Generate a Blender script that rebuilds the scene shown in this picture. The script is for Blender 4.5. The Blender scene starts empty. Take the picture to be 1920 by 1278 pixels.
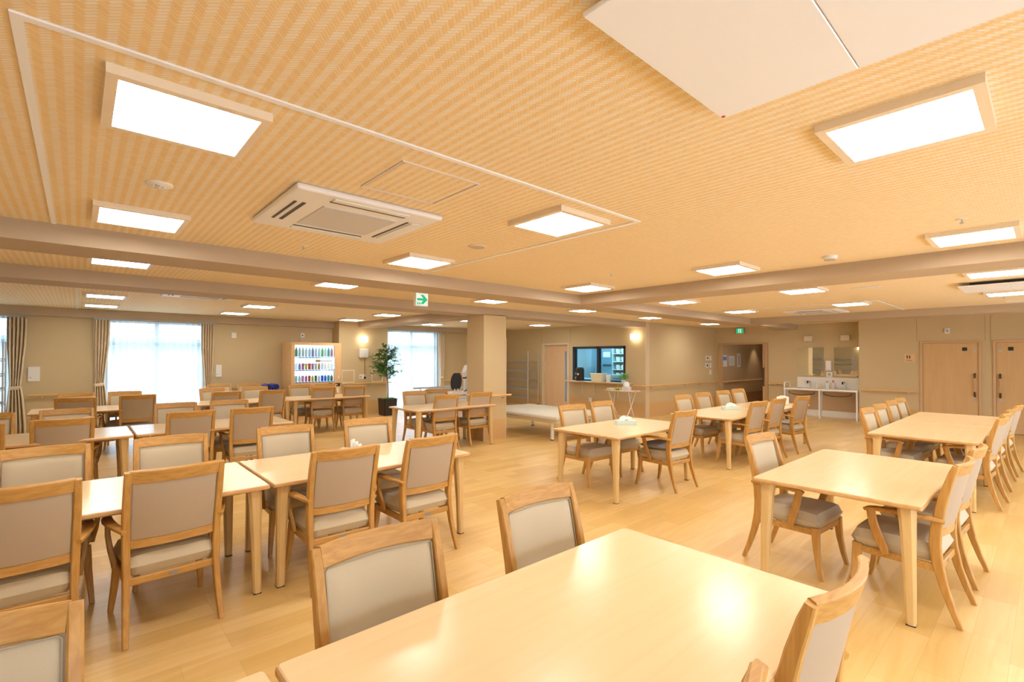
import bpy, bmesh, math, random
from mathutils import Vector, Matrix
random.seed(7)
S = bpy.context.scene
C = S.collection
PI = math.pi
# ------------------------------------------------------------------ camera
cam_d = bpy.data.cameras.new('camera'); cam = bpy.data.objects.new('camera', cam_d); C.objects.link(cam)
YAW, PITCH, ROLL = math.radians(48.1086), math.radians(.754), math.radians(.1654)
_f = Vector((math.cos(YAW), math.sin(YAW), 0)); _r = Vector((math.sin(YAW), -math.cos(YAW), 0)); _u = Vector((0, 0, 1))
_f2 = _f*math.cos(PITCH)+_u*math.sin(PITCH); _u2 = _u*math.cos(PITCH)-_f*math.sin(PITCH)
_r3 = _r*math.cos(ROLL)+_u2*math.sin(ROLL); _u3 = _u2*math.cos(ROLL)-_r*math.sin(ROLL)
M = Matrix((_r3, _u3, -_f2)).transposed().to_4x4(); M.translation = Vector((0, 0, 1.526))
cam.matrix_world = M
cam_d.sensor_width = 36; cam_d.lens = 907.07/1920*36
cam_d.shift_y = (658.3-639)/1920
cam_d.clip_start = .05
S.camera = cam
# ------------------------------------------------------------------ world and exposure
W = bpy.data.worlds.new('daylight'); S.world = W; W.use_nodes = True
bg = W.node_tree.nodes['Background']; bg.inputs[0].default_value = (.74, .87, 1, 1); bg.inputs[1].default_value = 3.8
S.view_settings.view_transform = 'Standard'; S.view_settings.look = 'None'
S.view_settings.exposure = 0.58; S.view_settings.gamma = 1; S.view_settings.use_curve_mapping = False
LAMP = 17.5
CZ, BZ = 2.455, 2.317          # ceiling height, underside of beams

# ------------------------------------------------------------------ materials
def mat(name, col, rough=.5, metal=0, emit=0, ecol=None, spec=.5, trans=0, coat=0):
    m = bpy.data.materials.new(name); m.use_nodes = True; b = m.node_tree.nodes['Principled BSDF']
    b.inputs['Base Color'].default_value = (*col, 1); b.inputs['Roughness'].default_value = rough
    b.inputs['Metallic'].default_value = metal; b.inputs['Specular IOR Level'].default_value = spec
    if emit: b.inputs['Emission Color'].default_value = (*(ecol or col), 1); b.inputs['Emission Strength'].default_value = emit
    if trans: b.inputs['Transmission Weight'].default_value = trans
    if coat: b.inputs['Coat Weight'].default_value = coat; b.inputs['Coat Roughness'].default_value = .12
    return m
def N(m, t, **k):
    n = m.node_tree.nodes.new(t)
    for a, v in k.items():
        setattr(n, a, v)
    return n
def L(m, a, b): m.node_tree.links.new(a, b)
def bsdf(m): return m.node_tree.nodes['Principled BSDF']
def math_n(m, op, a, b=None):
    n = N(m, 'ShaderNodeMath', operation=op)
    for i, v in enumerate((a, b)):
        if v is None: continue
        if isinstance(v, (int, float)): n.inputs[i].default_value = v
        else: L(m, v, n.inputs[i])
    return n.outputs[0]
def mixc(m, fac, a, b):
    n = N(m, 'ShaderNodeMix', data_type='RGBA')
    if isinstance(fac, (int, float)): n.inputs['Factor'].default_value = fac
    else: L(m, fac, n.inputs['Factor'])
    for i, v in ((6, a), (7, b)):
        if isinstance(v, tuple): n.inputs[i].default_value = (*v, 1)
        else: L(m, v, n.inputs[i])
    return n.outputs[2]
def grain(name, c1, c2, scale=(3, 40, 40), rough=.4, coat=0, bump=0, spec=.5):
    """wood with streaks along the local X axis when scale.x is small"""
    m = mat(name, c1, rough, coat=coat, spec=spec)
    tc = N(m, 'ShaderNodeTexCoord'); mp = N(m, 'ShaderNodeMapping'); mp.inputs['Scale'].default_value = scale
    L(m, tc.outputs['Object'], mp.inputs[0])
    n1 = N(m, 'ShaderNodeTexNoise'); n1.inputs['Scale'].default_value = 1; n1.inputs['Detail'].default_value = 5; n1.inputs['Distortion'].default_value = .6
    L(m, mp.outputs[0], n1.inputs['Vector'])
    r = N(m, 'ShaderNodeMapRange'); r.inputs['From Min'].default_value = .35; r.inputs['From Max'].default_value = .65
    L(m, n1.outputs['Fac'], r.inputs['Value'])
    L(m, mixc(m, r.outputs[0], c1, c2), bsdf(m).inputs['Base Color'])
    return m
def cloth(name, c1, c2, sc=500, rough=.75):
    m = mat(name, c1, rough, spec=.3); tc = N(m, 'ShaderNodeTexCoord')
    n1 = N(m, 'ShaderNodeTexNoise'); n1.inputs['Scale'].default_value = sc; n1.inputs['Detail'].default_value = 3
    L(m, tc.outputs['Object'], n1.inputs['Vector'])
    L(m, mixc(m, n1.outputs['Fac'], c1, c2), bsdf(m).inputs['Base Color'])
    bp = N(m, 'ShaderNodeBump'); bp.inputs['Strength'].default_value = .12; bp.inputs['Distance'].default_value = .001
    L(m, n1.outputs['Fac'], bp.inputs['Height']); L(m, bp.outputs[0], bsdf(m).inputs['Normal'])
    return m

OAK = grain('oak_chair', (.60, .335, .095), (.49, .25, .06), (6, 60, 60), .42)
OAKV = grain('oak_chair_upright', (.60, .335, .095), (.49, .25, .06), (60, 60, 5), .42)
TOP = grain('maple_table_top', (.87, .665, .41), (.84, .635, .38), (1.2, 22, 10), .22, spec=.5)
EDGE = grain('table_edge', (.68, .41, .17), (.61, .35, .135), (4, 30, 40), .35)
TLEG = grain('maple_leg', (.72, .50, .22), (.66, .45, .19), (40, 40, 3), .4)
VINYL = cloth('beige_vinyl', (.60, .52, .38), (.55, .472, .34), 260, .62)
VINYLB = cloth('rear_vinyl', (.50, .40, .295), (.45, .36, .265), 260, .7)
PIPE = mat('piping', (.42, .36, .27), .6)
CUSH = cloth('grey_cushion', (.36, .36, .40), (.32, .32, .36), 300, .9)
PLATE = mat('grey_plate', (.25, .29, .36), .4)
WHITE = mat('white_plastic', (.80, .78, .74), .4)
WHITEM = mat('white_metal', (.82, .80, .76), .35)
STEEL = mat('steel', (.50, .50, .50), .35, metal=.7)
CHROME = mat('chrome', (.8, .8, .8), .12, metal=1)
BLACK = mat('black', (.012, .012, .014), .4)
DARK = mat('dark_grey', (.05, .05, .055), .5)
GREY = mat('mid_grey', (.40, .39, .38), .5)
RAILW = grain('handrail_wood', (.80, .51, .20), (.74, .45, .17), (4, 30, 30), .35)
DOORW = grain('door_wood', (.66, .43, .20), (.62, .395, .18), (14, 14, 1.2), .5)
DOORP = grain('staff_door', (.72, .48, .27), (.69, .455, .25), (14, 14, 1.2), .5)
FRAMEW = mat('frame_wood', (.62, .40, .22), .5)
CURT = cloth('beige_curtain', (.78, .63, .45), (.72, .57, .40), 200, .9)
PANEL = mat('lamp_panel', (1, 1, 1), .5, emit=LAMP, ecol=(1, .975, .91))
LFRAME = mat('lamp_frame', (.84, .72, .56), .45)
ALU = mat('window_frame', (.55, .56, .58), .4)
MIRROR = mat('mirror', (.92, .95, .90), .02, metal=1)

def wall_mat():
    m = mat('beige_wall', (.54, .42, .27), .8, spec=.25)
    g = N(m, 'ShaderNodeNewGeometry'); sp = N(m, 'ShaderNodeSeparateXYZ'); L(m, g.outputs['Position'], sp.inputs[0])
    n1 = N(m, 'ShaderNodeTexNoise'); n1.inputs['Scale'].default_value = 160; n1.inputs['Detail'].default_value = 2
    L(m, g.outputs['Position'], n1.inputs['Vector'])
    c = mixc(m, n1.outputs['Fac'], (.615, .48, .285), (.58, .45, .262))
    d = math_n(m, 'LESS_THAN', sp.outputs[2], .365)
    L(m, mixc(m, d, c, (.64, .405, .18)), bsdf(m).inputs['Base Color'])
    return m
WALL = wall_mat()
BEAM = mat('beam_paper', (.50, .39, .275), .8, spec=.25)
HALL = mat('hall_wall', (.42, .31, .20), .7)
def floor_mat():
    m = mat('plank_floor', (.75, .45, .17), .33, spec=.5)
    g = N(m, 'ShaderNodeNewGeometry')
    br = N(m, 'ShaderNodeTexBrick'); br.inputs['Scale'].default_value = 1
    br.inputs['Brick Width'].default_value = .62; br.inputs['Row Height'].default_value = .152
    br.inputs['Mortar Size'].default_value = .0009; br.inputs['Mortar Smooth'].default_value = .3; br.offset = .37; br.offset_frequency = 3
    br.inputs['Color1'].default_value = (.81, .575, .255, 1); br.inputs['Color2'].default_value = (.68, .44, .15, 1); br.inputs['Mortar'].default_value = (.58, .35, .10, 1)
    L(m, g.outputs['Position'], br.inputs['Vector'])
    mp = N(m, 'ShaderNodeMapping'); mp.inputs['Scale'].default_value = (1.3, 14, 1); L(m, g.outputs['Position'], mp.inputs[0])
    n1 = N(m, 'ShaderNodeTexNoise'); n1.inputs['Scale'].default_value = 1; n1.inputs['Detail'].default_value = 5; n1.inputs['Distortion'].default_value = 1.2
    L(m, mp.outputs[0], n1.inputs['Vector'])
    r = N(m, 'ShaderNodeMapRange'); r.inputs['From Min'].default_value = .38; r.inputs['From Max'].default_value = .62; r.inputs['To Max'].default_value = .35
    L(m, n1.outputs['Fac'], r.inputs['Value'])
    L(m, mixc(m, r.outputs[0], br.outputs['Color'], (.62, .365, .09)), bsdf(m).inputs['Base Color'])
    return m
FLOOR = floor_mat()
def ceil_mat():
    """ajiro: strips woven 3 over 3, at 45 degrees to the walls"""
    m = mat('woven_ceiling', (.6, .4, .2), .75, spec=.25)
    g = N(m, 'ShaderNodeNewGeometry'); mp = N(m, 'ShaderNodeMapping'); mp.inputs['Rotation'].default_value = (0, 0, math.radians(45)); mp.inputs['Scale'].default_value = (88, 88, 88)
    L(m, g.outputs['Position'], mp.inputs[0])
    sp = N(m, 'ShaderNodeSeparateXYZ'); L(m, mp.outputs[0], sp.inputs[0])
    u, v = sp.outputs[0], sp.outputs[1]
    iu, iv = math_n(m, 'FLOOR', u), math_n(m, 'FLOOR', v)
    fu, fv = math_n(m, 'FRACT', u), math_n(m, 'FRACT', v)
    t = math_n(m, 'LESS_THAN', math_n(m, 'FLOORED_MODULO', math_n(m, 'ADD', iu, iv), 6.0), 2.5)
    nz = N(m, 'ShaderNodeTexWhiteNoise', noise_dimensions='2D')
    cb = N(m, 'ShaderNodeCombineXYZ')
    q = math_n(m, 'FLOOR', math_n(m, 'DIVIDE', math_n(m, 'ADD', iu, iv), 3.0))
    L(m, mixf(m, t, iu, iv), cb.inputs[0]); L(m, q, cb.inputs[1]); L(m, cb.outputs[0], nz.inputs['Vector'])
    hor = mixc(m, nz.outputs['Value'], (.88, .81, .69), (.87, .73, .52))
    ver = mixc(m, nz.outputs['Value'], (.87, .69, .41), (.83, .62, .33))
    c = mixc(m, t, ver, hor)
    e = mixf(m, t, fu, fv)
    seam = math_n(m, 'LESS_THAN', math_n(m, 'ABSOLUTE', math_n(m, 'SUBTRACT', e, .5)), .44)
    c2 = mixc(m, seam, (.74, .50, .25), c)
    L(m, c2, bsdf(m).inputs['Base Color'])
    bp = N(m, 'ShaderNodeBump'); bp.inputs['Strength'].default_value = .12; bp.inputs['Distance'].default_value = .002
    h = math_n(m, 'SUBTRACT', .25, math_n(m, 'POWER', math_n(m, 'SUBTRACT', e, .5), 2.0))
    L(m, h, bp.inputs['Height']); L(m, bp.outputs[0], bsdf(m).inputs['Normal'])
    return m
def mixf(m, fac, a, b):
    n = N(m, 'ShaderNodeMix', data_type='FLOAT'); L(m, fac, n.inputs[0]); L(m, a, n.inputs[2]); L(m, b, n.inputs[3]); return n.outputs[0]
CEIL = ceil_mat()
def sheer_mat():
    m = bpy.data.materials.new('sheer_curtain'); m.use_nodes = True; nt = m.node_tree; nt.nodes.clear()
    o = nt.nodes.new('ShaderNodeOutputMaterial'); mx = nt.nodes.new('ShaderNodeMixShader'); mx.inputs[0].default_value = .62
    t = nt.nodes.new('ShaderNodeBsdfTransparent'); t.inputs[0].default_value = (.95, .97, 1, 1)
    tl = nt.nodes.new('ShaderNodeBsdfTranslucent'); tl.inputs[0].default_value = (.93, .94, .96, 1)
    nt.links.new(t.outputs[0], mx.inputs[1]); nt.links.new(tl.outputs[0], mx.inputs[2]); nt.links.new(mx.outputs[0], o.inputs[0])
    return m
SHEER = sheer_mat()
def glass_mat(name='window_glass', tint=(.85, .95, 1)):
    m = bpy.data.materials.new(name); m.use_nodes = True; nt = m.node_tree; nt.nodes.clear()
    o = nt.nodes.new('ShaderNodeOutputMaterial'); mx = nt.nodes.new('ShaderNodeMixShader'); mx.inputs[0].default_value = .08
    t = nt.nodes.new('ShaderNodeBsdfTransparent'); t.inputs[0].default_value = (*tint, 1)
    gl = nt.nodes.new('ShaderNodeBsdfGlossy'); gl.inputs['Roughness'].default_value = .03
    nt.links.new(t.outputs[0], mx.inputs[1]); nt.links.new(gl.outputs[0], mx.inputs[2]); nt.links.new(mx.outputs[0], o.inputs[0])
    return m
GLASS = glass_mat(); KGLASS = glass_mat('kitchen_glass', (.72, .92, 1))

# ------------------------------------------------------------------ mesh helpers
def obj(name, bm, m, parent=None, smooth=False):
    me = bpy.data.meshes.new(name); bmesh.ops.recalc_face_normals(bm, faces=bm.faces); bm.to_mesh(me); bm.free()
    me.materials.append(m)
    if smooth:
        for p in me.polygons: p.use_smooth = True
        try: me.set_sharp_from_angle(angle=math.radians(38))
        except Exception: pass
    o = bpy.data.objects.new(name, me); C.objects.link(o)
    if parent: o.parent = parent
    return o
def box(bm, x0, x1, y0, y1, z0, z1, bev=0, seg=1, mtx=None):
    r = bmesh.ops.create_cube(bm, size=1); vs = r['verts']
    for v in vs:
        v.co = Vector(((x0+x1)/2+v.co.x*(x1-x0), (y0+y1)/2+v.co.y*(y1-y0), (z0+z1)/2+v.co.z*(z1-z0)))
    if bev:
        es = set(e for v in vs for e in v.link_edges)
        rr = bmesh.ops.bevel(bm, geom=list(es), offset=bev, segments=seg, profile=.5, affect='EDGES')
        vs = [v for f in rr['faces'] for v in f.verts] + [v for v in vs if v.is_valid]
    if mtx:
        bmesh.ops.transform(bm, matrix=mtx, verts=list({v for v in vs if v.is_valid}))
    return vs
def B(*a, **k):
    bm = bmesh.new(); box(bm, *a, **k); return bm
def sweep(bm, pts, secs, side=None, cham=.25):
    """loft a chamfered rectangle along pts; secs=(width along side, depth); side = vector per path"""
    pts = [Vector(p) for p in pts]; n = len(pts)
    if isinstance(secs, tuple): secs = [secs]*n
    rings = []
    for i, p in enumerate(pts):
        t = (pts[min(i+1, n-1)]-pts[max(i-1, 0)]).normalized()
        s = Vector(side) if side else (Vector((0, 0, 1)) if abs(t.z) < .9 else Vector((1, 0, 0)))
        s = (s-t*s.dot(t)).normalized(); d = t.cross(s)
        w, h = secs[i][0]/2, secs[i][1]/2; c = min(w, h)*cham
        ring = [bm.verts.new(p+s*a+d*b) for a, b in ((w, h-c), (w-c, h), (-w+c, h), (-w, h-c), (-w, -h+c), (-w+c, -h), (w-c, -h), (w, -h+c))]
        rings.append(ring)
    for a, b in zip(rings, rings[1:]):
        for k in range(8): bm.faces.new((a[k], a[(k+1) % 8], b[(k+1) % 8], b[k]))
    bm.faces.new(rings[0][::-1]); bm.faces.new(rings[-1])
def tube(bm, pts, r, n=10):
    pts = [Vector(p) for p in pts]; rings = []; prev = None
    for i, p in enumerate(pts):
        t = (pts[min(i+1, len(pts)-1)]-pts[max(i-1, 0)]).normalized()
        s = prev if prev else (Vector((0, 0, 1)) if abs(t.z) < .9 else Vector((1, 0, 0)))
        s = (s-t*s.dot(t)).normalized(); prev = s; d = t.cross(s); rr = r[i] if isinstance(r, list) else r
        rings.append([bm.verts.new(p+s*math.cos(2*PI*k/n)*rr+d*math.sin(2*PI*k/n)*rr) for k in range(n)])
    for a, b in zip(rings, rings[1:]):
        for k in range(n): bm.faces.new((a[k], a[(k+1) % n], b[(k+1) % n], b[k]))
    bm.faces.new(rings[0][::-1]); bm.faces.new(rings[-1])
def T(*pts, r=.01, n=10):
    bm = bmesh.new(); tube(bm, pts, r, n); return bm
def lathe(bm, prof, c=(0, 0), n=24, sx=1, sy=1):
    rings = []
    for r, z in prof:
        rings.append([bm.verts.new((c[0]+r*sx*math.cos(2*PI*k/n), c[1]+r*sy*math.sin(2*PI*k/n), z)) for k in range(n)])
    for a, b in zip(rings, rings[1:]):
        for k in range(n): bm.faces.new((a[k], a[(k+1) % n], b[(k+1) % n], b[k]))
    bm.faces.new(rings[0][::-1]); bm.faces.new(rings[-1])
def puff(bm, nx, ny, fn):
    """closed pillow: fn(u,v,side) -> co, u,v in -1..1"""
    g = {}
    for s in (1, -1):
        for i in range(nx+1):
            for j in range(ny+1):
                u, v = 2*i/nx-1, 2*j/ny-1
                edge = i in (0, nx) or j in (0, ny)
                key = (i, j, 0 if edge else s)
                if key not in g: g[key] = bm.verts.new(fn(u, v, 0 if edge else s))
    for s in (1, -1):
        def k(i, j): return g.get((i, j, s)) or g[(i, j, 0)]
        for i in range(nx):
            for j in range(ny):
                f = (k(i, j), k(i+1, j), k(i+1, j+1), k(i, j+1))
                try: bm.faces.new(f if s > 0 else f[::-1])
                except ValueError: pass
def tag(o, label, cat, group=None, kind=None):
    if label: o['label'] = label
    if cat: o['category'] = cat
    if group: o['group'] = group
    if kind: o['kind'] = kind
    return o
def empty(name, loc, rz=0):
    o = bpy.data.objects.new(name, None); C.objects.link(o); o.location = loc; o.rotation_euler = (0, 0, rz); o.empty_display_size = .1
    return o
def thing(name, label, cat, loc=(0, 0, 0), rz=0, group=None):
    return tag(empty(name, loc, rz), label, cat, group)
KIDS = {}
def dup(root, loc, rz, label, group=None):
    r = root.copy(); C.objects.link(r); r.location = loc; r.rotation_euler = (0, 0, rz); r['label'] = label
    if group: r['group'] = group
    for ch in [o for o in KIDS.setdefault(root.name, [o for o in bpy.data.objects if o.parent == root])]:
        c = ch.copy(); C.objects.link(c); c.parent = r
        for g in KIDS.setdefault(ch.name, [o for o in bpy.data.objects if o.parent == ch]):
            d = g.copy(); C.objects.link(d); d.parent = c
    return r
def struct(name, bm, m, parent=None, smooth=False):
    o = obj(name, bm, m, parent, smooth)
    if not parent: o['kind'] = 'structure'
    return o

# ------------------------------------------------------------------ room shell
XL, YB = -3.0, -2.2
WY = 12.7            # window wall
KX = 10.85           # kitchen wall
MY = 6.95            # wall with the long handrail
NX = 14.7            # niche wall
RX = 14.15           # toilet door wall
struct('floor', B(XL-.2, 19, YB-.2, WY+.25, -.12, 0), FLOOR)
struct('ceiling', B(XL-.2, NX+.15, YB-.2, WY+.25, CZ, CZ+.12), CEIL)
def wall(name, rects, m=WALL, parts=()):
    bm = bmesh.new()
    for r in rects: box(bm, *r)
    return struct(name, bm, m)
wall('wall_left', [(XL-.2, XL, YB-.2, WY, 0, CZ)])
wall('wall_rear', [(XL, -1.6, YB-.2, YB, 0, CZ), (-1.6, 12.5, YB-.2, YB, 0, .4), (-1.6, 12.5, YB-.2, YB, 1.55, CZ), (12.5, NX, YB-.2, YB, 0, CZ)] + [(k, k+.12, YB-.2, YB, .4, 1.55) for k in (1.86, 5.42, 8.96)])
for k_, x_ in enumerate((-1.6, 1.98, 5.54, 9.08)):
    pl = bpy.data.lights.new('window_portal', 'AREA'); pl.shape = 'RECTANGLE'; pl.size = 3.44; pl.size_y = 1.15; pl.cycles.is_portal = True
    po = bpy.data.objects.new('window_portal', pl); C.objects.link(po); po.location = (x_+1.72, YB-.1, .975); po.rotation_euler = (PI/2, 0, 0)
# window wall with three openings: W2 (-2.4..-.93), W1 (.40..2.10), W3 (6.6..8.25)
wy0, wy1 = WY, WY+.2
wall('wall_window', [(XL-.2, -2.4, wy0, wy1, 0, CZ), (-.93, .40, wy0, wy1, 0, CZ), (2.10, 6.6, wy0, wy1, 0, CZ), (8.25, KX+.1, wy0, wy1, 0, CZ),
                     (-2.4, -.93, wy0, wy1, 2.27, CZ), (.40, 2.10, wy0, wy1, 2.27, CZ), (6.6, 8.25, wy0, wy1, 2.31, CZ)])
# kitchen wall: opening for staff door (9.62..10.60) and the serving window (7.57..9.41)
wall('wall_kitchen', [(KX, KX+.14, 10.62, WY, 0, CZ), (KX, KX+.14, 9.58, 10.62, 1.93, CZ), (KX, KX+.14, 9.41, 9.58, 0, CZ),
                      (KX, KX+.14, 7.57, 9.41, 0, .87), (KX, KX+.14, 7.57, 9.41, 1.85, CZ), (KX, KX+.14, MY+.0, 7.57, 0, CZ)])
wall('wall_middle', [(KX+.14, NX, MY, MY+.14, 0, CZ)])
# niche wall with the hallway opening Y 5.5..6.8
wall('wall_niche', [(NX, NX+.14, 3.0, 5.42, 0, CZ), (NX, NX+.14, 5.42, 6.85, 1.96, CZ), (NX, NX+.14, 6.85, MY+.14, 0, CZ)])
# toilet wall: door openings 1.0..1.96 and -.18..0.78
wall('wall_right', [(RX, RX+.6, 1.98, 3.13, 0, CZ), (RX, RX+.6, .80, .98, 0, CZ), (RX, RX+.6, YB, -.20, 0, CZ),
                    (RX, RX+.6, .98, 1.98, 1.90, CZ), (RX, RX+.6, -.20, .80, 1.90, CZ), (RX+.2, RX+.6, -.2, 1.98, 0, 1.9)])
wall('wall_column', [(5.54, 6.08, 6.95, 7.465, 0, BZ+.01)])
wall('wall_pilaster', [(5.0, 6.36, 12.25, WY, 0, CZ)])
# hallway beyond the opening
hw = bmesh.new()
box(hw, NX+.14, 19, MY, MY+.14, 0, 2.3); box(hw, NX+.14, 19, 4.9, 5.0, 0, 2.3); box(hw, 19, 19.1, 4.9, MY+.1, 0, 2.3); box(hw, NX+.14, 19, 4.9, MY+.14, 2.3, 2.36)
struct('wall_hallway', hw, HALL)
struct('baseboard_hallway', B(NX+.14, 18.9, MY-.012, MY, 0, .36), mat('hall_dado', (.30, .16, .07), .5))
# beams
beams = [(XL, NX, 4.65, 5.16, BZ, CZ), (XL, KX+.0, 6.95, 7.5, BZ, CZ), (5.53, 6.05, YB, 4.65, BZ, CZ), (5.53, 6.05, 7.5, 12.25, BZ, CZ), (11.6, 12.06, YB, 4.65, BZ, CZ),
         (XL, 5.0, 12.58, WY, 2.285, CZ), (6.36, KX, 12.58, WY, 2.315, CZ)]
for i, b in enumerate(beams): struct('trim_%d' % (i+1), B(*b), BEAM)
# thin wall joints
i = len(beams)
for (x0, x1, y0, y1, z0, z1) in [(RX-.004, RX, 2.03, 2.036, 1.92, CZ), (RX-.004, RX, .92, .926, 1.92, CZ), (RX-.004, RX, .84, .846, 1.92, CZ), (KX-.004, KX, 10.70, 10.706, 1.95, CZ),
                                 (KX-.004, KX, 9.50, 9.506, 1.95, CZ)]:
    i += 1; struct('trim_%d' % i, B(x0, x1, y0, y1, z0, z1), mat('joint', (.40, .29, .17), .8))
i += 1; struct('trim_%d' % i, B(KX-.006, KX+.15, MY-.006, MY+.02, 0, CZ), mat('corner_guard', (.66, .53, .36), .5))
i += 1; struct('trim_%d' % i, B(6.06, 6.086, 6.944, 6.97, 0, 1.9), mat('corner_guard2', (.62, .48, .30), .5))
i += 1; struct('trim_%d' % i, B(5.534, 5.556, 6.944, 6.96, 0, .36), mat('corner_guard3', (.62, .48, .30), .5))

# ceiling curtain rails (recessed white track lines)
RAILC = mat('ceiling_track', (.90, .90, .95), .4)
def track(pts, label):
    bm = bmesh.new()
    for k, ((x0, y0), (x1, y1)) in enumerate(zip(pts, pts[1:])):
        w = .013; hz = y0 == y1; e = w if k % 2 or len(pts) == 2 else -w
        box(bm, min(x0, x1)-(e if hz else w), max(x0, x1)+(e if hz else w), min(y0, y1)-(w if hz else e), max(y0, y1)+(w if hz else e), CZ-.007, CZ-.0003)
    return tag(obj('curtain_track', bm, RAILC), label, 'curtain track', None)
track([(-.136, 4.65), (-.136, 1.867), (2.82, 1.867), (2.82, 4.65)], 'white curtain track making a large corner across the near ceiling')
track([(-.02, 7.5), (-.02, 12.58)], 'short pale ceiling track running to the wall between the left windows')
track([(9.5, 4.65), (9.5, 1.85), (11.6, 1.85)], 'pale ceiling track in the far right bay before the toilet doors')

# ------------------------------------------------------------------ ceiling fixtures
def make_lamp():
    t = thing('ceiling_light', 'x', 'ceiling light')
    bm = bmesh.new()
    for a in ((-.245, .245, -.245, -.212), (-.245, .245, .212, .245), (-.245, -.212, -.212, .212), (.212, .245, -.212, .212)): box(bm, *a, -.032, 0)
    obj('frame', bm, LFRAME, t)
    obj('diffuser', B(-.212, .212, -.212, .212, -.03, -.012), PANEL, t)
    return t
LX = {1: .30, 2: 2.42, 3: 4.94, 4: 7.23, 5: 9.57, 6: 12.42}; LY = {0: -1.55, 1: .38, 2: 2.225, 3: 4.03, 4: 5.97, 5: 9.52, 6: 11.35}
colname = {1: 'first', 2: 'second', 3: 'third', 4: 'fourth', 5: 'fifth', 6: 'sixth'}
rowname = {1: 'in the row nearest the camera side', 2: 'in the near bay at track corner depth', 3: 'in the row just before the first beam', 4: 'in the row between the two long beams', 5: 'in the first row past the column beam', 6: 'in the row closest to the windows'}
lamp0 = None
special = {(1, 2): 'largest lit square ceiling light at upper left, inside the track corner', (2, 1): 'large lit square ceiling light at upper right beside the white overhead panel',
           (1, 3): 'lit square ceiling light under the large upper left one, before the first beam', (2, 2): 'lit square ceiling light at the track corner, right of the air conditioner',
           (2, 3): 'lit square ceiling light right below the near air conditioner', (3, 1): 'lit square ceiling light below the big upper right one, before the right beam',
           (3, 3): 'lit square ceiling light tucked in the corner where the two beams meet', (3, 2): 'lit square ceiling light in middle of ceiling, left of the smoke detector'}
for c in LX:
    for r in LY:
        if (c, r) in ((1, 1), (6, 6), (6, 5), (6, 1), (6, 2), (5, 6)) or (c == 6 and r == 0): continue
        lab = special.get((c, r)) or 'lit square ceiling light, %s from the left %s' % (colname[c], rowname.get(r, 'behind the camera'))
        if r == 0:
            lab = 'lit square ceiling light behind the viewpoint, %s column' % colname[c]
        if lamp0 is None:
            lamp0 = make_lamp(); lamp0.location = (LX[c], LY[r], CZ); lamp0['label'] = lab; lamp0['group'] = 'square ceiling lights'
        else: dup(lamp0, (LX[c], LY[r], CZ), 0, lab, 'square ceiling lights')

ACW = mat('ac_white', (.84, .82, .84), .45)
def cassette(loc, label, slots=True):
    t = thing('air_conditioner', label, 'air conditioner', loc, 0, 'ceiling cassette air conditioners')
    bm = bmesh.new(); box(bm, -.46, .46, -.45, .45, -.035, 0, .015, 2); obj('panel', bm, ACW, t)
    obj('intake_grille', B(-.24, .24, -.24, .24, -.042, -.03, .004), mat('ac_grille', (.62, .60, .62), .6), t)
    for k, (x0, x1, y0, y1) in enumerate([(-.40, -.385, -.22, .22), (-.355, -.335, -.22, .22), (.30, .315, -.26, .26), (-.24, .24, .30, .312), (-.24, .24, -.345, -.33)]):
        obj('slot', B(x0, x1, y0, y1, -.0385, -.03), DARK, t)
    for (x0, x1, y0, y1) in [(.335, .40, -.26, .26), (-.24, .24, -.41, -.36), (-.24, .24, .325, .38)]:
        obj('louver', B(x0, x1, y0, y1, -.043, -.034, .003), WHITE, t)
    return t
cassette((1.31, 3.10, CZ), 'white four way ceiling air conditioner in the left bay near the camera')
cassette((1.36, 8.35, CZ), 'ceiling air conditioner with open louvers between the second beam and windows')
cassette((10.7, 3.06, CZ), 'pale ceiling air conditioner in the far bay above the washbasins')
def hanging(x0, x1, y0, y1, zb, label, dot=False):
    t = thing('ceiling_air_unit', label, 'air unit', ((x0+x1)/2, (y0+y1)/2, CZ), 0)
    hx, hy = (x1-x0)/2, (y1-y0)/2
    obj('body', B(-hx+.10, hx-.10, -hy+.10, hy-.10, zb-CZ+.014, 0), DARK, t)
    obj('cover_panel', B(-hx, hx, -hy, -.0015+hy*.03, zb-CZ, zb-CZ+.014, .003), mat('cover_white', (.86, .88, .96), .4), t)
    obj('cover_panel', B(-hx, hx, .0+hy*.03, hy, zb-CZ, zb-CZ+.014, .003), bpy.data.materials['cover_white'], t)
    if dot:
        bm = bmesh.new(); lathe(bm, [(.007, zb-CZ-.0015), (.007, zb-CZ)], (hx-.017, hy-.012), 16); obj('marker_dot', bm, mat('red', (.75, .02, .01), .4), t)
    return t
hanging(.955, 1.745, -.06, .797, 2.40, 'large flat white ceiling unit cover overhead with a tiny red corner dot', True)
hanging(8.0, 8.8, -.14, .76, 2.40, 'white ceiling unit with black open slot, between lights at right edge')
obj_h = thing('ceiling_hatch', 'square access hatch with thin pale frame beside the near air conditioner', 'hatch', (1.36, 2.262, CZ))
bm = bmesh.new()
for a in ((-.23, .23, -.23, -.221), (-.23, .23, .221, .23), (-.23, -.221, -.221, .221), (.221, .23, -.221, .221)): box(bm, *a, -.006, 0)
obj('frame', bm, mat('hatch_frame', (.74, .66, .60), .4), obj_h)
obj('lid', B(-.214, .214, -.214, .214, -.003, 0), CEIL, obj_h)
def disc(name, label, cat, x, y, r, h, m, m2=None, group=None):
    t = thing(name, label, cat, (x, y, CZ), 0, group)
    bm = bmesh.new(); lathe(bm, [(r*.85, -h), (r, -h*.5), (r, 0)], n=28); obj('rim', bm, m, t, True)
    bm = bmesh.new(); lathe(bm, [(r*.5 if not m2 else r*.8, -h*1.25), (r*.6 if not m2 else r*.82, -h*.9)], n=24); obj('face', bm, m2 or m, t)
    return t
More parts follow.
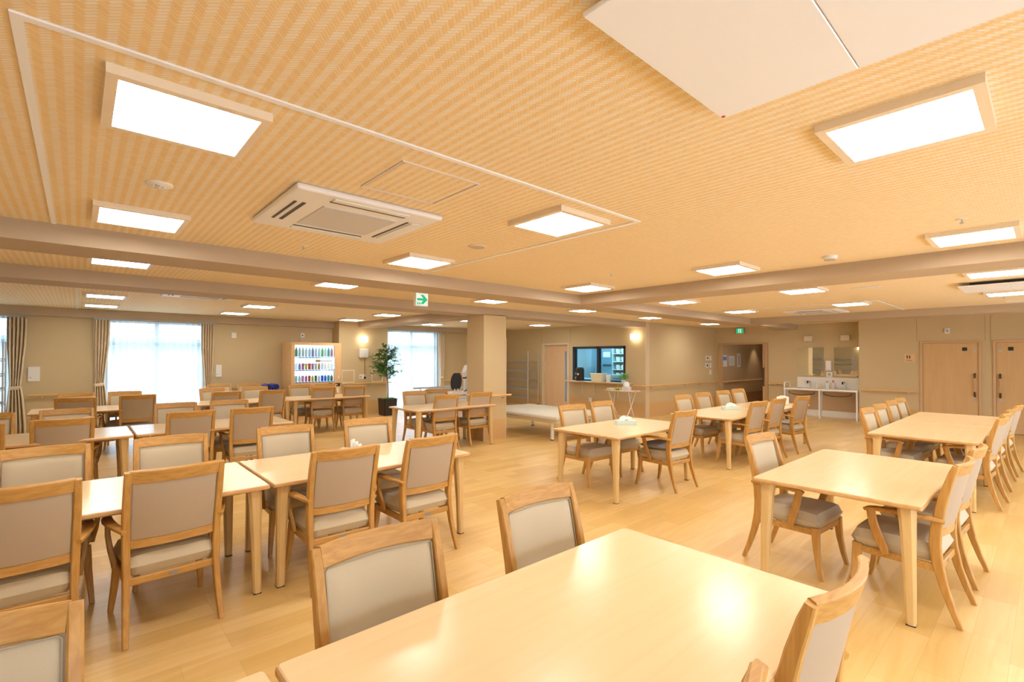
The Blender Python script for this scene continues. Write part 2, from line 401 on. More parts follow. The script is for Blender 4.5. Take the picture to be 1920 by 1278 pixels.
disc('ceiling_speaker', 'round ceiling speaker with grey mesh right of the near air conditioner', 'speaker', 2.48, 3.20, .075, .008, mat('speaker_rim', (.78, .66, .52), .5), mat('speaker_mesh', (.55, .44, .33), .7))
t = disc('emergency_light', 'round white emergency light on the ceiling below the largest left light', 'emergency light', .317, 3.20, .062, .012, WHITE)
for k in range(3):
    a = 2*PI*k/3; bm = bmesh.new(); lathe(bm, [(.010, -.018), (.012, -.013)], (.022*math.cos(a), .022*math.sin(a)), 10); obj('bulb', bm, CHROME, t)
disc('smoke_detector', 'white smoke detector on the ceiling before the right beam', 'smoke detector', 5.07, 1.335, .06, .03, WHITE, mat('det_dark', (.5, .46, .44), .5))
disc('smoke_detector', 'pale smoke detector by the wall end near the corner exit sign', 'smoke detector', 10.2, 6.35, .06, .03, mat('det_beige', (.6, .48, .36), .5))
for x, y, lab in ((1.39, 4.16, 'tiny ceiling sprinkler head below the near air conditioner'), (4.35, 3.22, 'tiny ceiling sprinkler head in the middle of the main bay'),
                  (7.4, 3.22, 'tiny ceiling sprinkler head in the bay past the right beam'), (4.36, .39, 'tiny ceiling sprinkler head beside the right hand ceiling light'),
                  (10.2, .46, 'tiny ceiling sprinkler head near the far right ceiling vent')):
    t = thing('sprinkler', lab, 'sprinkler', (x, y, CZ), 0, 'ceiling sprinkler heads')
    bm = bmesh.new(); lathe(bm, [(.026, -.004), (.03, 0)], n=16); obj('plate', bm, WHITE, t)
    bm = bmesh.new(); lathe(bm, [(.012, -.03), (.012, -.026), (.004, -.024), (.004, -.004)], n=10); obj('head', bm, STEEL, t)
tag(obj('ceiling_vent', B(11.05, 11.2, -.2, .48, CZ-.015, CZ), WHITE), 'narrow white ceiling vent strip before the toilet wall beam', 'vent')
tag(obj('ceiling_vent', B(7.55, 7.65, 1.45, 1.75, CZ-.01, CZ), WHITE), 'small white ceiling vent between two lights in the right bay', 'vent')

# ------------------------------------------------------------------ exit signs
GREEN = mat('exit_green', (.0, .25, .10), .5, emit=.35, ecol=(0, .8, .33)); SIGNW = mat('sign_white', (.6, .65, .62), .5, emit=.35, ecol=(.9, 1, .95))
t = thing('exit_sign', 'white hanging exit sign with green arrow pointing right between the beams', 'exit sign', (3.56, 5.85, CZ))
obj('housing', B(-.10, .10, 0, .06, -.215, -.03, .004), WHITE, t); obj('face', B(-.093, .093, -.004, 0, -.208, -.037), SIGNW, t)
bm = bmesh.new(); box(bm, -.08, .045, -.007, -.004, -.138, -.108)
vs = [bm.verts.new(v) for v in ((-.03, -.0075, -.058), (.02, -.0075, -.058), (.085, -.0075, -.122), (.02, -.0075, -.186), (-.03, -.0075, -.186), (.03, -.0075, -.122))]; bm.faces.new(vs)
obj('arrow', bm, GREEN, t)
bm = bmesh.new(); 
for k in range(2): box(bm, -.08+k*.03, -.062+k*.03, -.007, -.004, -.195, -.165)
obj('pictogram', bm, GREEN, t)
obj('bracket', B(-.03, .03, .02, .04, -.03, 0), WHITE, t)
t = thing('exit_sign', 'green exit sign with running figure above the hallway opening', 'exit sign', (NX-.04, 6.18, 2.26))
obj('housing', B(-.02, .04, -.13, .13, 0, .16, .004), mat('sign_side', (.45, .25, .18), .5), t); obj('face', B(-.026, -.02, -.10, .10, .005, .155), GREEN, t)
bm = bmesh.new(); box(bm, -.029, -.026, -.045, .045, .02, .14); obj('door_pictogram', bm, SIGNW, t)
bm = bmesh.new(); box(bm, -.032, -.029, -.012, .012, .05, .10); box(bm, -.032, -.029, .0, .03, .025, .05); box(bm, -.032, -.029, -.01, .01, .108, .128); obj('running_figure', bm, GREEN, t)

# ------------------------------------------------------------------ windows, curtains
def window(n, x0, x1, zt, tz):
    t = empty('window_%d' % n, ((x0+x1)/2, WY+.1, 0)); t['kind'] = 'structure'
    h = (x1-x0)/2; bm = bmesh.new()
    for a in ((-h, -h+.05, 0, zt), (h-.05, h, 0, zt), (-h, h, zt-.05, zt), (-h, h, 0, .05), (-.035, .035, 0, zt), (-h, h, tz-.04, tz+.04)):
        box(bm, a[0], a[1], -.03, .03, a[2], a[3])
    obj('window_frame', bm, ALU, t); obj('window_pane', B(-h, h, .0, .006, 0, zt), GLASS, t)
window(1, .40, 2.10, 2.27, 1.80); window(2, -2.4, -.93, 2.27, 1.80); window(3, 6.6, 8.25, 2.31, 1.85)
def sheer(x0, x1, zt, y, label):
    bm = bmesh.new(); n = int((x1-x0)*70); rows = []
    ph = [random.uniform(-1, 1) for _ in range(n+1)]
    for z in (.02, .8, 1.5, zt):
        rows.append([bm.verts.new((x0+(x1-x0)*i/n, y+.016*math.sin(i*.9+ph[i]*.25+z*.3), z)) for i in range(n+1)])
    for a, b in zip(rows, rows[1:]):
        for k in range(n): bm.faces.new((a[k], a[k+1], b[k+1], b[k]))
    return tag(obj('sheer_curtain', bm, SHEER, None, True), label, 'sheer curtain', 'white sheer curtains')
sheer(.34, 2.16, 2.25, 12.62, 'white sheer curtain over the wide middle left window')
sheer(-2.45, -.82, 2.25, 12.62, 'white sheer curtain at the far left edge of photo behind wire rack')
sheer(6.50, 8.33, 2.29, 12.62, 'white sheer curtain behind the potted tree right of pilaster')
def drape(x0, x1, zt, ztie, label, lean=0, y=12.53):
    """gathered curtain pulled to one side with a tie-back"""
    t = thing('drape', label, 'curtain', ((x0+x1)/2, y, 0), 0, 'beige tied drapes')
    w = (x1-x0)/2; bm = bmesh.new(); rows = []; n = 56
    zs = [.02, .25, .5, .75, ztie-.12, ztie-.02, ztie+.05, ztie+.2, 1.4, 1.7, 2.0, zt-.05, zt]
    for z in zs:
        d = abs(z-ztie); k = .58+.42*min(1, d/.75)**.7 if z < ztie else .55+.45*min(1, d/.9)
        off = lean*(1-k)*w*1.2
        if z < ztie: k *= 1.08
        rows.append([bm.verts.new((off+(-w+2*w*i/n)*k, .04*math.sin(i*2*PI/11+math.sin(z*2)*.4)*(1.15-.5*(1-k)), z)) for i in range(n+1)])
    for a, b in zip(rows, rows[1:]):
        for kk in range(n): bm.faces.new((a[kk], a[kk+1], b[kk+1], b[kk]))
    o = obj('fabric', bm, CURT, t, True)
    sm = o.modifiers.new('thick', 'SOLIDIFY'); sm.thickness = .004
    bm = bmesh.new(); cx = lean*.45*w*1.2
    ring = []
    for z in (ztie-.035, ztie+.035):
        ring.append([bm.verts.new((cx+w*.66*math.cos(a*PI/12), .052*math.sin(a*PI/12)+.0, z+.012*math.cos(a*PI/12))) for a in range(24)])
    for a in range(24): bm.faces.new((ring[0][a], ring[0][(a+1) % 24], ring[1][(a+1) % 24], ring[1][a]))
    o = obj('tie_back', bm, CURT, t, True); sm = o.modifiers.new('thick', 'SOLIDIFY'); sm.thickness = .004
    return t
drape(-.96, -.70, 2.24, .95, 'beige tied drape at far left beside the wire rack', -.2)
drape(.22, .47, 2.25, .97, 'beige tied drape on the left side of the wide window', -.4)
drape(2.02, 2.26, 2.25, .85, 'beige tied drape on the right side of the wide window', .3)
drape(8.22, 8.42, 2.28, .9, 'slim tied drape right of the window behind the exercise machine', .3)
for x0, x1, z in ((-2.5, -.70, 2.262), (.22, 2.28, 2.268), (6.45, 8.45, 2.30)):
    i += 1; struct('trim_%d' % i, B(x0, x1, 12.56, 12.60, z-.012, z+.02), GREY)

# outside
tag(obj('ground_outside', B(-14, 26, WY+.3, 45, -.3, -.2), mat('concrete', (.55, .56, .56), .9)), 'pale paving outside seen through sheer curtains', 'ground', kind='structure')
t = thing('neighbour_building', 'pale low building with grey roof band seen through the sheer windows', 'building', (3, 21, -.2))
obj('wall', B(-16, 20, 0, 4, 0, 1.95), mat('pale_render', (.82, .85, .88), .9), t)
obj('roof_band', B(-16.2, 20.2, -.3, 4, 1.95, 2.35), mat('roof_grey', (.28, .33, .42), .8), t)
for k in range(9): obj('window', B(-15+k*3.7, -13.9+k*3.7, -.02, .02, .8, 1.5), mat('far_glass', (.45, .55, .68), .3) if k == 0 else bpy.data.materials['far_glass'], t)

# ------------------------------------------------------------------ tables
def make_table(w=1.6, d=.92):
    t = thing('dining_table', 'x', 'table'); hx, hy = w/2, d/2
    def slab(zs):
        bm = bmesh.new(); rs = []
        for z, ins in zs:
            R = .018; ring = []
            for (cx, cy, a0) in ((hx-R, hy-R, 0), (-hx+R, hy-R, PI/2), (-hx+R, -hy+R, PI), (hx-R, -hy+R, 1.5*PI)):
                for q in range(6):
                    a = a0+q*PI/10; ring.append(bm.verts.new((cx+(R-ins)*math.cos(a), cy+(R-ins)*math.sin(a), z)))
            rs.append(ring)
        for a, b in zip(rs, rs[1:]):
            for k in range(24): bm.faces.new((a[k], a[(k+1) % 24], b[(k+1) % 24], b[k]))
        bm.faces.new(rs[0][::-1]); bm.faces.new(rs[-1]); return bm
    obj('edge_band', slab([(.671, .007), (.676, .001), (.684, 0), (.692, .001), (.697, .005)]), EDGE, t)
    obj('tabletop', slab([(.690, .008), (.6975, .0055), (.70, .010)]), TOP, t)
    for sx in (-1, 1):
        for sy in (-1, 1):
            bm = bmesh.new(); ox, oy = sx*(hx-.04), sy*(hy-.04)
            def leg_ring(z, w):
                cx, cy = ox-sx*w/2, oy-sy*w/2; c = w*.22; h = w/2
                return [bm.verts.new((cx+a, cy+b, z)) for a, b in ((h, h-c), (h-c, h), (-h+c, h), (-h, h-c), (-h, -h+c), (-h+c, -h), (h-c, -h), (h, -h+c))]
            rs = [leg_ring(.006, .042), leg_ring(.012, .048), leg_ring(.30, .058), leg_ring(.56, .074), leg_ring(.671, .086)]
            for a, b in zip(rs, rs[1:]):
                for k in range(8): bm.faces.new((a[k], a[(k+1) % 8], b[(k+1) % 8], b[k]))
            bm.faces.new(rs[0][::-1]); bm.faces.new(rs[-1]); l = obj('leg', bm, TLEG, t)
            obj('foot_glide', B(ox-sx*.045 if sx > 0 else ox, ox if sx > 0 else ox-sx*.045, min(oy, oy-sy*.045), max(oy, oy-sy*.045), 0, .006), BLACK, l)
    obj('apron', B(-hx+.15, hx-.15, -hy+.12, hy-.12, .64, .671), mat('apron_wood', (.42, .24, .10), .5), t)
    return t
tables = [
 (1.20, .945, 'pale wooden table filling the foreground at the bottom of the photo'),
 (-.42, .945, 'pale table joined to the left of the big foreground table, mostly cut off'),
 (1.755, 3.84, 'right table of the joined pair in the front left row, white item on it'),
 (.14, 3.84, 'left table of the joined pair in the front left row, lit by glare'),
 (1.265, 6.92, 'right table of the joined pair in the second left row'),
 (-.35, 6.92, 'left table of the joined pair in the second left row'),
 (.26, 10.2, 'lone table in the back left row beneath the drape and handrail'),
 (2.27, 10.2, 'middle table of the back row, joined left of the vending machine table'),
 (3.88, 10.2, 'right table of the back row standing before the vending machine'),
 (4.70, 7.00, 'table standing close to the left of the square column'),
 (4.96, 3.46, 'table in the middle of the room with a tissue box on it'),
 (7.42, 3.37, 'near table of the long joined pair in front of the washbasins'),
 (9.03, 3.37, 'far table of the long joined pair in front of the washbasins'),
 (4.31, .945, 'empty table at right, nearest the camera on that side'),
 (7.40, .93, 'near table of the long pair before the toilet doors'),
 (9.02, .93, 'far table of the long pair before the toilet doors')]
tb0 = make_table()
for k, (x, y, lab) in enumerate(tables):
    if k == 0: tb0.location = (x, y, 0); tb0['label'] = lab; tb0['group'] = 'dining tables'
    else: dup(tb0, (x, y, 0), 0, lab, 'dining tables')

# ------------------------------------------------------------------ chairs (face +Y, origin at the floor between the feet)
def make_chair():
    t = thing('armchair', 'x', 'chair')
    for sx in (-1, 1):
        bm = bmesh.new(); x = sx
        P = [(x*.222, -.282, 0), (x*.217, -.245, .10), (x*.213, -.208, .22), (x*.21, -.182, .34), (x*.212, -.172, .44), (x*.214, -.178, .54), (x*.216, -.198, .66), (x*.217, -.226, .78), (x*.217, -.252, .87), (x*.217, -.266, .915)]
        Q = [(.026, .026), (.030, .032), (.032, .040), (.034, .050), (.036, .056), (.036, .054), (.035, .048), (.034, .042), (.033, .036), (.032, .026)]
        sweep(bm, P, Q, (1, 0, 0), .3); obj('leg', bm, OAKV, t, True)
        bm = bmesh.new()
        P = [(x*.232, .262, 0), (x*.224, .240, .09), (x*.214, .222, .20), (x*.207, .214, .31), (x*.205, .212, .345)]
        sweep(bm, P, [(.026, .028), (.032, .033), (.037, .040), (.042, .048), (.043, .052)], (1, 0, 0), .3); obj('leg', bm, OAKV, t, True)
        # arm: leaves the post outside, widens outwards, dips at the front
        bm = bmesh.new()
        P = [(x*.222, -.215, .588), (x*.242, -.16, .598), (x*.262, -.08, .604), (x*.272, .01, .606), (x*.270, .08, .602), (x*.262, .135, .594), (x*.256, .158, .582)]
        sweep(bm, P, [(.024, .030), (.024, .040), (.024, .048), (.026, .052), (.026, .050), (.026, .044), (.020, .034)], (0, 0, 1), .5); obj('armrest', bm, OAK, t, True)
        bm = bmesh.new()
        P = [(x*.262, .128, .585), (x*.262, .112, .50), (x*.252, .088, .42), (x*.240, .066, .36), (x*.236, .060, .325)]
        sweep(bm, P, [(.024, .042), (.024, .048), (.026, .050), (.026, .046), (.024, .036)], (1, 0, 0), .4); obj('arm_support', bm, OAKV, t, True)
    bm = bmesh.new()
    box(bm, -.205, .205, .198, .226, .292, .335, .004); box(bm, -.198, .198, -.195, -.172, .288, .328, .004)
    for s in (-1, 1): sweep(bm, [(s*.207, -.18, .309), (s*.207, .21, .315)], (.026, .042), (1, 0, 0), .2)
    obj('seat_frame', bm, OAK, t)
    bm = bmesh.new()
    def seat(u, v, s):
        x = u*(.222+.012*v); y = .026+v*.222; k = (1-abs(u)**5)*(1-abs(v)**5)
        e = (1-abs(u)**10)*(1-abs(v)**10)
        x *= (1-.03*abs(v)**6); y = .026+v*.222*(1-.03*abs(u)**6)
        if s == 0: return Vector((x, y, .385))
        return Vector((x, y, .385+.060*e**.35*1 - 0 + (.010*k) if s > 0 else .335))
    puff(bm, 18, 18, seat); obj('seat', bm, VINYL, t, True)
    # back rails, curved in plan
    def cv(x, y, z, b=.040): return (x, y-b*(1-(x/.21)**2), z)
    xs = [-.205, -.14, -.07, 0, .07, .14, .205]
    bm = bmesh.new(); sweep(bm, [cv(x, -.254, .886) for x in xs], [(.072, .026)]*7, (0, -.28, 1), .3); obj('top_rail', bm, OAK, t, True)
    bm = bmesh.new(); sweep(bm, [cv(x, -.176, .510, .030) for x in xs], [(.050, .022)]*7, (0, 0, 1), .3); obj('lower_rail', bm, OAK, t, True)
    # upholstered back: front pad and rear panel in one closed shape
    bm = bmesh.new()
    def pad(off, bul, inset):
        def f(u, v, s):
            z = .693+v*(.170-inset); x = u*(.205-inset)
            yy = -.176-.076*max(0, (z-.53))/.35
            y = yy-.035*(1-(x/.21)**2)+off
            k = (1-abs(u)**6)*(1-abs(v)**6)
            if s > 0: y += bul*(.25+.75*k)
            elif s < 0: y -= .004
            return Vector((x, y, z))
        return f
    puff(bm, 14, 12, pad(.0, .024, 0)); obj('backrest', bm, VINYL, t, True)
    bm = bmesh.new()
    cx = [(u, v) for u, v in [(-1, -1), (-.96, -1), (0, -1), (.96, -1), (1, -.96), (1, 0), (1, .96), (.96, 1), (0, 1), (-.96, 1), (-1, .96), (-1, 0), (-1, -.96)]]
    P = []
    for u, v in cx:
        p = pad(.013, 0, .012)(u, v, 0); P.append(p)
    tube(bm, P+[P[0]], .0028, 6); obj('piping', bm, PIPE, t, True)
    bm = bmesh.new()
    def rp(u, v, s):
        p = pad(-.009, 0, .012)(u, v, 0); return p+Vector((0, .002*s, 0))
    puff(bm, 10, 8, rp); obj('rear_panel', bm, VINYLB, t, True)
    obj('name_plate', B(-.022, .022, -.1975, -.195, .300, .316), PLATE, t)
    return t
ch0 = make_chair()
used = [False]
def chair(x, ytop, side, ang, label, group):
    """x,ytop: middle of the top rail; side -1: on the camera side of its table facing +Y, +1: facing -Y"""
    if side < 0: rz = math.radians(ang); off = Vector((0, .262))
    else: rz = math.radians(180+ang); off = Vector((0, .262))
    c, s = math.cos(rz), math.sin(rz)
    px = x+(-s*off.y); py = ytop+(c*off.y)
    if not used[0]:
        used[0] = True; ch0.location = (px, py, 0); ch0.rotation_euler = (0, 0, rz); ch0['label'] = label; ch0['group'] = group; return ch0
    return dup(ch0, (px, py, 0), rz, label, group)
G = 'armchairs at the front left row'
G1, G1b = 'armchairs with backs to camera in front left row', 'armchairs facing the camera in front left row'
chair(.419, 3.262, -1, 3, 'wooden armchair seen fully from behind, left of centre in front left row', G1)
chair(1.352, 3.165, -1, -1, 'armchair seen from behind just right of the table joint, front left row', G1)
chair(2.046, 3.19, -1, 2, 'rightmost armchair with its back to camera in the front left row', G1)
chair(-.21, 3.245, -1, 1, 'armchair from behind cut by the left edge, front left row', G1)
chair(.542, 4.50, 1, -2, 'armchair facing camera behind the big back-turned chair, front left row', G1b)
chair(1.366, 4.50, 1, -3, 'armchair facing camera behind the table joint in front left row', G1b)
chair(2.14, 4.53, 1, -6, 'rightmost armchair facing camera in the front left row', G1b)
chair(-.16, 4.50, 1, 1, 'armchair facing camera at left edge, far side of front left row', G1b)
G2, G2b = 'armchairs with backs to camera in second left row', 'armchairs facing the camera in second left row'
chair(-.10, 6.44, -1, 2, 'armchair from behind left of the table joint in second left row', G2)
chair(.954, 6.42, -1, 2, 'armchair from behind just right of table joint, second left row', G2)
chair(1.569, 6.41, -1, -1, 'rightmost armchair from behind in the second left row', G2)
chair(-.72, 6.35, -1, 2, 'armchair back barely visible at left edge, second left row', G2)
chair(-.084, 7.58, 1, 4, 'armchair facing camera left of the table joint, second left row', G2b)
chair(.965, 7.68, 1, -3, 'armchair facing camera right of the table joint, second left row', G2b)
chair(1.587, 7.70, 1, -6, 'rightmost armchair facing camera in the second left row', G2b)
chair(-.73, 7.50, 1, 2, 'armchair facing camera cut by left edge, second left row', G2b)
G3, G3b = 'armchairs with backs to camera in back row', 'armchairs facing the camera in back row'
chair(-.02, 9.66, -1, -6, 'armchair from behind at left of the lone table under the drape', G3)
chair(.717, 9.70, -1, -2, 'armchair from behind right half of lone table, before wide window', G3)
chair(-.01, 10.78, 1, -8, 'armchair facing camera at left of the lone back table', G3b)
chair(.62, 10.80, 1, -6, 'armchair facing camera against the wide window, lone back table', G3b)
chair(1.954, 9.68, -1, 0, 'armchair from behind at left end of the middle back table', G3)
chair(2.691, 9.60, -1, 5, 'armchair from behind at right end of the middle back table', G3)
chair(1.943, 10.85, 1, 14, 'turned armchair facing camera beside the right window drape', G3b)
chair(2.704, 10.90, 1, -8, 'armchair facing camera left of the blue rolled bag, back row', G3b)
chair(3.72, 9.86, -1, -4, 'armchair from behind directly before the vending machine display', G3)
chair(4.389, 9.90, -1, -6, 'armchair from behind right of the vending machine, back row', G3)
chair(3.60, 10.95, 1, 1, 'armchair facing camera under left half of vending machine', G3b)
chair(4.19, 11.02, 1, -8, 'armchair facing camera under right half of vending machine', G3b)
chair(2.36, 12.44, 1, -6, 'spare armchair against the wall right of the wide window drape', 'spare armchairs against the wall')
chair(2.95, 12.44, 1, -4, 'spare armchair against the wall halfway to the vending machine', 'spare armchairs against the wall')
G4 = 'armchairs at the table by the column'
chair(4.508, 6.60, -1, 0, 'armchair from behind at left of the table beside the column', G4)
chair(5.258, 6.66, -1, -3, 'armchair from behind closest to the square column', G4)
chair(4.517, 7.66, 1, -4, 'left armchair facing camera at the table beside the column', G4)
chair(5.10, 7.86, 1, -8, 'right armchair facing camera at the table beside the column', G4)
G5 = 'armchairs at the middle table'
chair(4.745, 4.13, 1, -4, 'left armchair facing camera at the middle table with tissue box', G5)
chair(5.438, 4.20, 1, -2, 'right armchair facing camera at the middle table with tissue box', G5)
c5 = chair(5.26, 2.84, -1, -3, 'armchair from behind with grey cushion at the middle table', G5)
G6, G6b = 'armchairs facing the camera before the washbasins', 'armchairs with backs to camera before the washbasins'
for x, y, a, l in ((7.397, 4.05, -5, 'first'), (8.161, 4.09, -4, 'second'), (9.0, 4.12, -4, 'third'), (9.742, 4.16, -5, 'fourth')):
    chair(x, y, 1, a, '%s armchair from the left facing camera at the washbasin row tables' % l, G6)
for x, y, a, l in ((7.18, 2.76, -4, 'nearest'), (7.92, 2.76, -3, 'middle'), (8.79, 2.70, -6, 'farthest')):
    chair(x, y, -1, a, '%s of three back-turned armchairs at the washbasin row tables' % l, G6b)
G7 = 'armchairs at the right near table'
chair(4.075, 1.565, 1, -4, 'armchair seen side-on at left of the near right table', G7)
chair(3.94, .36, -1, -3, 'nearer of two side-on armchairs on right of near right table', G7)
chair(4.66, .35, -1, -3, 'farther of two side-on armchairs on right of near right table', G7)
G8, G8b = 'armchairs on the left side before the toilet doors', 'armchairs on the right side before the toilet doors'
for x, y, l in ((7.20, 1.515, 'nearest'), (7.93, 1.53, 'second nearest'), (8.73, 1.55, 'third nearest'), (9.38, 1.56, 'farthest')):
    chair(x, y, 1, -4, '%s of four armchairs on left side before the toilet doors' % l, G8)
for x, y, l in ((7.14, .35, 'nearest'), (7.78, .35, 'second nearest'), (8.50, .34, 'third nearest'), (9.30, .30, 'farthest')):
    chair(x, y, -1, -4, '%s of four armchairs on right side before the toilet doors' % l, G8b)
G0 = 'armchairs at the foreground table'
chair(.786, 1.565, 1, -1, 'large foreground armchair back facing the camera at bottom centre', G0)
chair(1.58, 1.585, 1, -1, 'foreground armchair right of the large one, past table corner', G0)
chair(-.215, 1.625, 1, 1, 'foreground armchair back cut off at bottom left corner', G0)
chair(.80, .40, -1, -1, 'foreground armchair whose back post tip barely shows at bottom right edge', G0)
chair(1.585, .40, -1, -2, 'foreground armchair at bottom right, edge-on with arm tip showing', G0)

# grey cushion on the chair at the middle table
def pillow(w, d, h):
    bm = bmesh.new()
    def f(u, v, s):
        k = (1-u**4)*(1-v**4)
        return Vector((u*w, v*d, h/2+(s*h/2*(.35+.65*k**.6) if s else 0)))
    puff(bm, 14, 14, f); return bm
o = obj('cushion', pillow(.20, .19, .07), CUSH, None, True); o.location = (5.26, 3.14, .452); tag(o, 'grey seat cushion lying on the back-turned chair at the middle table', 'cushion')
o = obj('cushion', pillow(.19, .18, .05), mat('white_cushion', (.72, .70, .66), .8), None, True); o.location = (8.79, 2.98, .452); tag(o, 'white cushion on the farthest back-turned chair by the washbasins', 'cushion')

# ------------------------------------------------------------------ things on the tables
TB = mat('mint_box', (.62, .76, .74), .6); TISS = mat('tissue', (.9, .9, .88), .9)
def tissue(x, y, z, rz, label):
    t = thing('tissue_box', label, 'tissue box', (x, y, z), rz, 'mint tissue boxes')
    obj('carton', B(-.125, .125, -.06, .06, 0, .055, .004), TB, t)
    bm = bmesh.new(); n = 16; rings = []
    for k, (r, zz) in enumerate(((.075, .056), (.065, .075), (.05, .09), (.018, .105))):
        rings.append([bm.verts.new((r*1.0*math.cos(2*PI*a/n)*(1+.25*math.sin(3*a)), r*.5*math.sin(2*PI*a/n), zz+.012*math.sin(a*1.7+k))) for a in range(n)])
    for a, b in zip(rings, rings[1:]):
        for k in range(n): bm.faces.new((a[k], a[(k+1) % n], b[(k+1) % n], b[k]))
    bm.faces.new(rings[0][::-1]); bm.faces.new(rings[-1]); obj('tissue', bm, TISS, t, True)
    return t
tissue(5.06, 3.53, .70, math.radians(-38), 'mint tissue box on the middle table')
tissue(7.83, 3.45, .70, math.radians(-38), 'mint tissue box on the near table of the washbasin row')
t = thing('wipes_pack', 'white wipes pack standing upright on far table of washbasin row', 'wipes pack', (9.35, 3.2, .70), math.radians(-40))
obj('bag', B(-.09, .09, -.05, .05, 0, .15, .02, 2), mat('white_bag', (.85, .83, .78), .5), t); obj('flap', B(-.04, .04, -.035, .035, .15, .162, .004), WHITE, t)
t = thing('paper_slips', 'white folded papers standing on the right front-row table', 'papers', (1.88, 4.18, .70), math.radians(-45))
for k in range(3): obj('slip', B(-.05+k*.03, -.03+k*.03, -.03, .03, 0, .085-.02*k, .002), TISS, t)
obj('slip', B(-.12, .02, -.10, -.04, 0, .02, .002), TISS, t)

# ------------------------------------------------------------------ handrails
def handrail(pts, z, nrm, brs, label, w=.035, d=.045):
    t = thing('handrail', label, 'handrail', (0, 0, 0), 0, 'wooden wall handrails')
    bm = bmesh.new(); sweep(bm, [(x, y, z) for x, y in pts], (w, d), (0, 0, 1), .6); obj('rail', bm, RAILW, t, True)
    for (x, y) in brs:
        bm = bmesh.new(); p = Vector((x, y, z-.01)); q = p+Vector((nrm[0], nrm[1], 0))*.06+Vector((0, 0, -.045))
        tube(bm, [p, p+Vector((0, 0, -.045)), q], .011, 8); obj('bracket', bm, mat('bracket_cream', (.72, .52, .32), .5) if 'bracket_cream' not in bpy.data.materials else bpy.data.materials['bracket_cream'], t)
    return t
handrail([(-.68, WY-.07), (.22, WY-.07)], .80, (0, 1), [(-.5, WY-.07), (.05, WY-.07)], 'wooden handrail between the two left windows')
handrail([(2.28, WY-.07), (3.68, WY-.07)], .80, (0, 1), [(2.6, WY-.07), (3.5, WY-.07)], 'wooden handrail between the wide window and vending machine')
handrail([(5.05, 12.19), (6.45, 12.19)], .84, (0, 1), [(5.2, 12.19), (5.8, 12.19), (6.3, 12.19)], 'wooden handrail along the pilaster behind the potted tree', .03, .07)
handrail([(8.45, WY-.07), (KX-.07, WY-.07)], .81, (0, 1), [(8.7, WY-.07), (9.6, WY-.07), (10.5, WY-.07)], 'wooden handrail on the window wall behind the exercise machine')
handrail([(KX-.07, 10.66), (KX-.07, 12.6)], .80, (1, 0), [(KX-.07, 10.9), (KX-.07, 12.0)], 'wooden handrail behind the steel shelf cart')
handrail([(5.475, 7.38), (5.475, 6.885), (6.14, 6.885)], .825, (0, 1), [(5.62, 6.885), (5.98, 6.885)], 'wooden handrail wrapped around the square column', .03, .06)
handrail([(KX-.07, 7.28), (KX-.07, MY-.07), (14.62, MY-.07)], .815, (0, 1), [(11.05+k*.85, MY-.07) for k in range(5)], 'long wooden handrail on the wall right of the kitchen window')
handrail([(NX-.07, 5.38), (NX-.07, 4.98)], .82, (1, 0), [(NX-.07, 5.2)], 'short wooden handrail between hallway opening and washbasins')
handrail([(RX-.07, 3.06), (RX-.07, 2.04)], .78, (1, 0), [(RX-.07, 2.92), (RX-.07, 2.18)], 'short wooden handrail left of the toilet doors')
handrail([(NX+.2, MY-.07), (18.7, MY-.07)], .79, (0, 1), [(15.4, MY-.07), (17, MY-.07)], 'dim handrail continuing inside the hallway')

# ------------------------------------------------------------------ doors
def toilet_door(n, y0, y1, hside):
    t = empty('door_%d' % n, (RX, (y0+y1)/2, 0)); t['kind'] = 'structure'
    h = (y1-y0)/2; bm = bmesh.new()
    for a in ((-h-.02, -h+.025, 0, 1.915), (h-.025, h+.02, 0, 1.915), (-h+.025, h-.025, 1.875, 1.915)): box(bm, -.025, .03, a[0], a[1], a[2], a[3])
    obj('door_frame', bm, FRAMEW, t)
    lf = obj('door_leaf', B(0.0, .035, -h+.028, h-.028, .008, 1.872), DOORW, t)
    s = hside; y = s*(h-.085)
    hd = bmesh.new(); sweep(hd, [(-.02, y, .80), (-.055, y, .82), (-.055, y, 1.13), (-.02, y, 1.15)], (.024, .024), (0, 1, 0), .5)
    hh = obj('door_handle', hd, FRAMEW, lf, True)
    for z in ((.73, .83), (1.12, 1.21)):
        bm = bmesh.new(); sweep(bm, [(0, y, z[0] if z[0] < 1 else z[1]), (-.045, y, z[0]+.02 if z[0] < 1 else z[1]-.02), (-.058, y, z[1] if z[0] < 1 else z[0])], (.034, .03), (0, 1, 0), .5); obj('handle_grip', bm, mat('bronze', (.10, .07, .045), .35, metal=.6) if 'bronze' not in bpy.data.materials else bpy.data.materials['bronze'], lf, True)
    obj('sign_plate', B(-.004, 0, y-s*.155-.04, y-s*.155+.04, 1.70, 1.775), BLACK, lf)
    for z in (.66, 1.70):
        bm = bmesh.new(); lathe(bm, [(.028, -.006), (.028, 0)], n=16)
        bmesh.ops.transform(bm, matrix=Matrix.Translation((0, y, z)) @ Matrix.Rotation(PI/2, 4, 'Y'), verts=bm.verts); obj('lock_plate', bm, STEEL, lf)
toilet_door(1, 1.0, 1.96, -1); toilet_door(2, -.18, .79, 1)
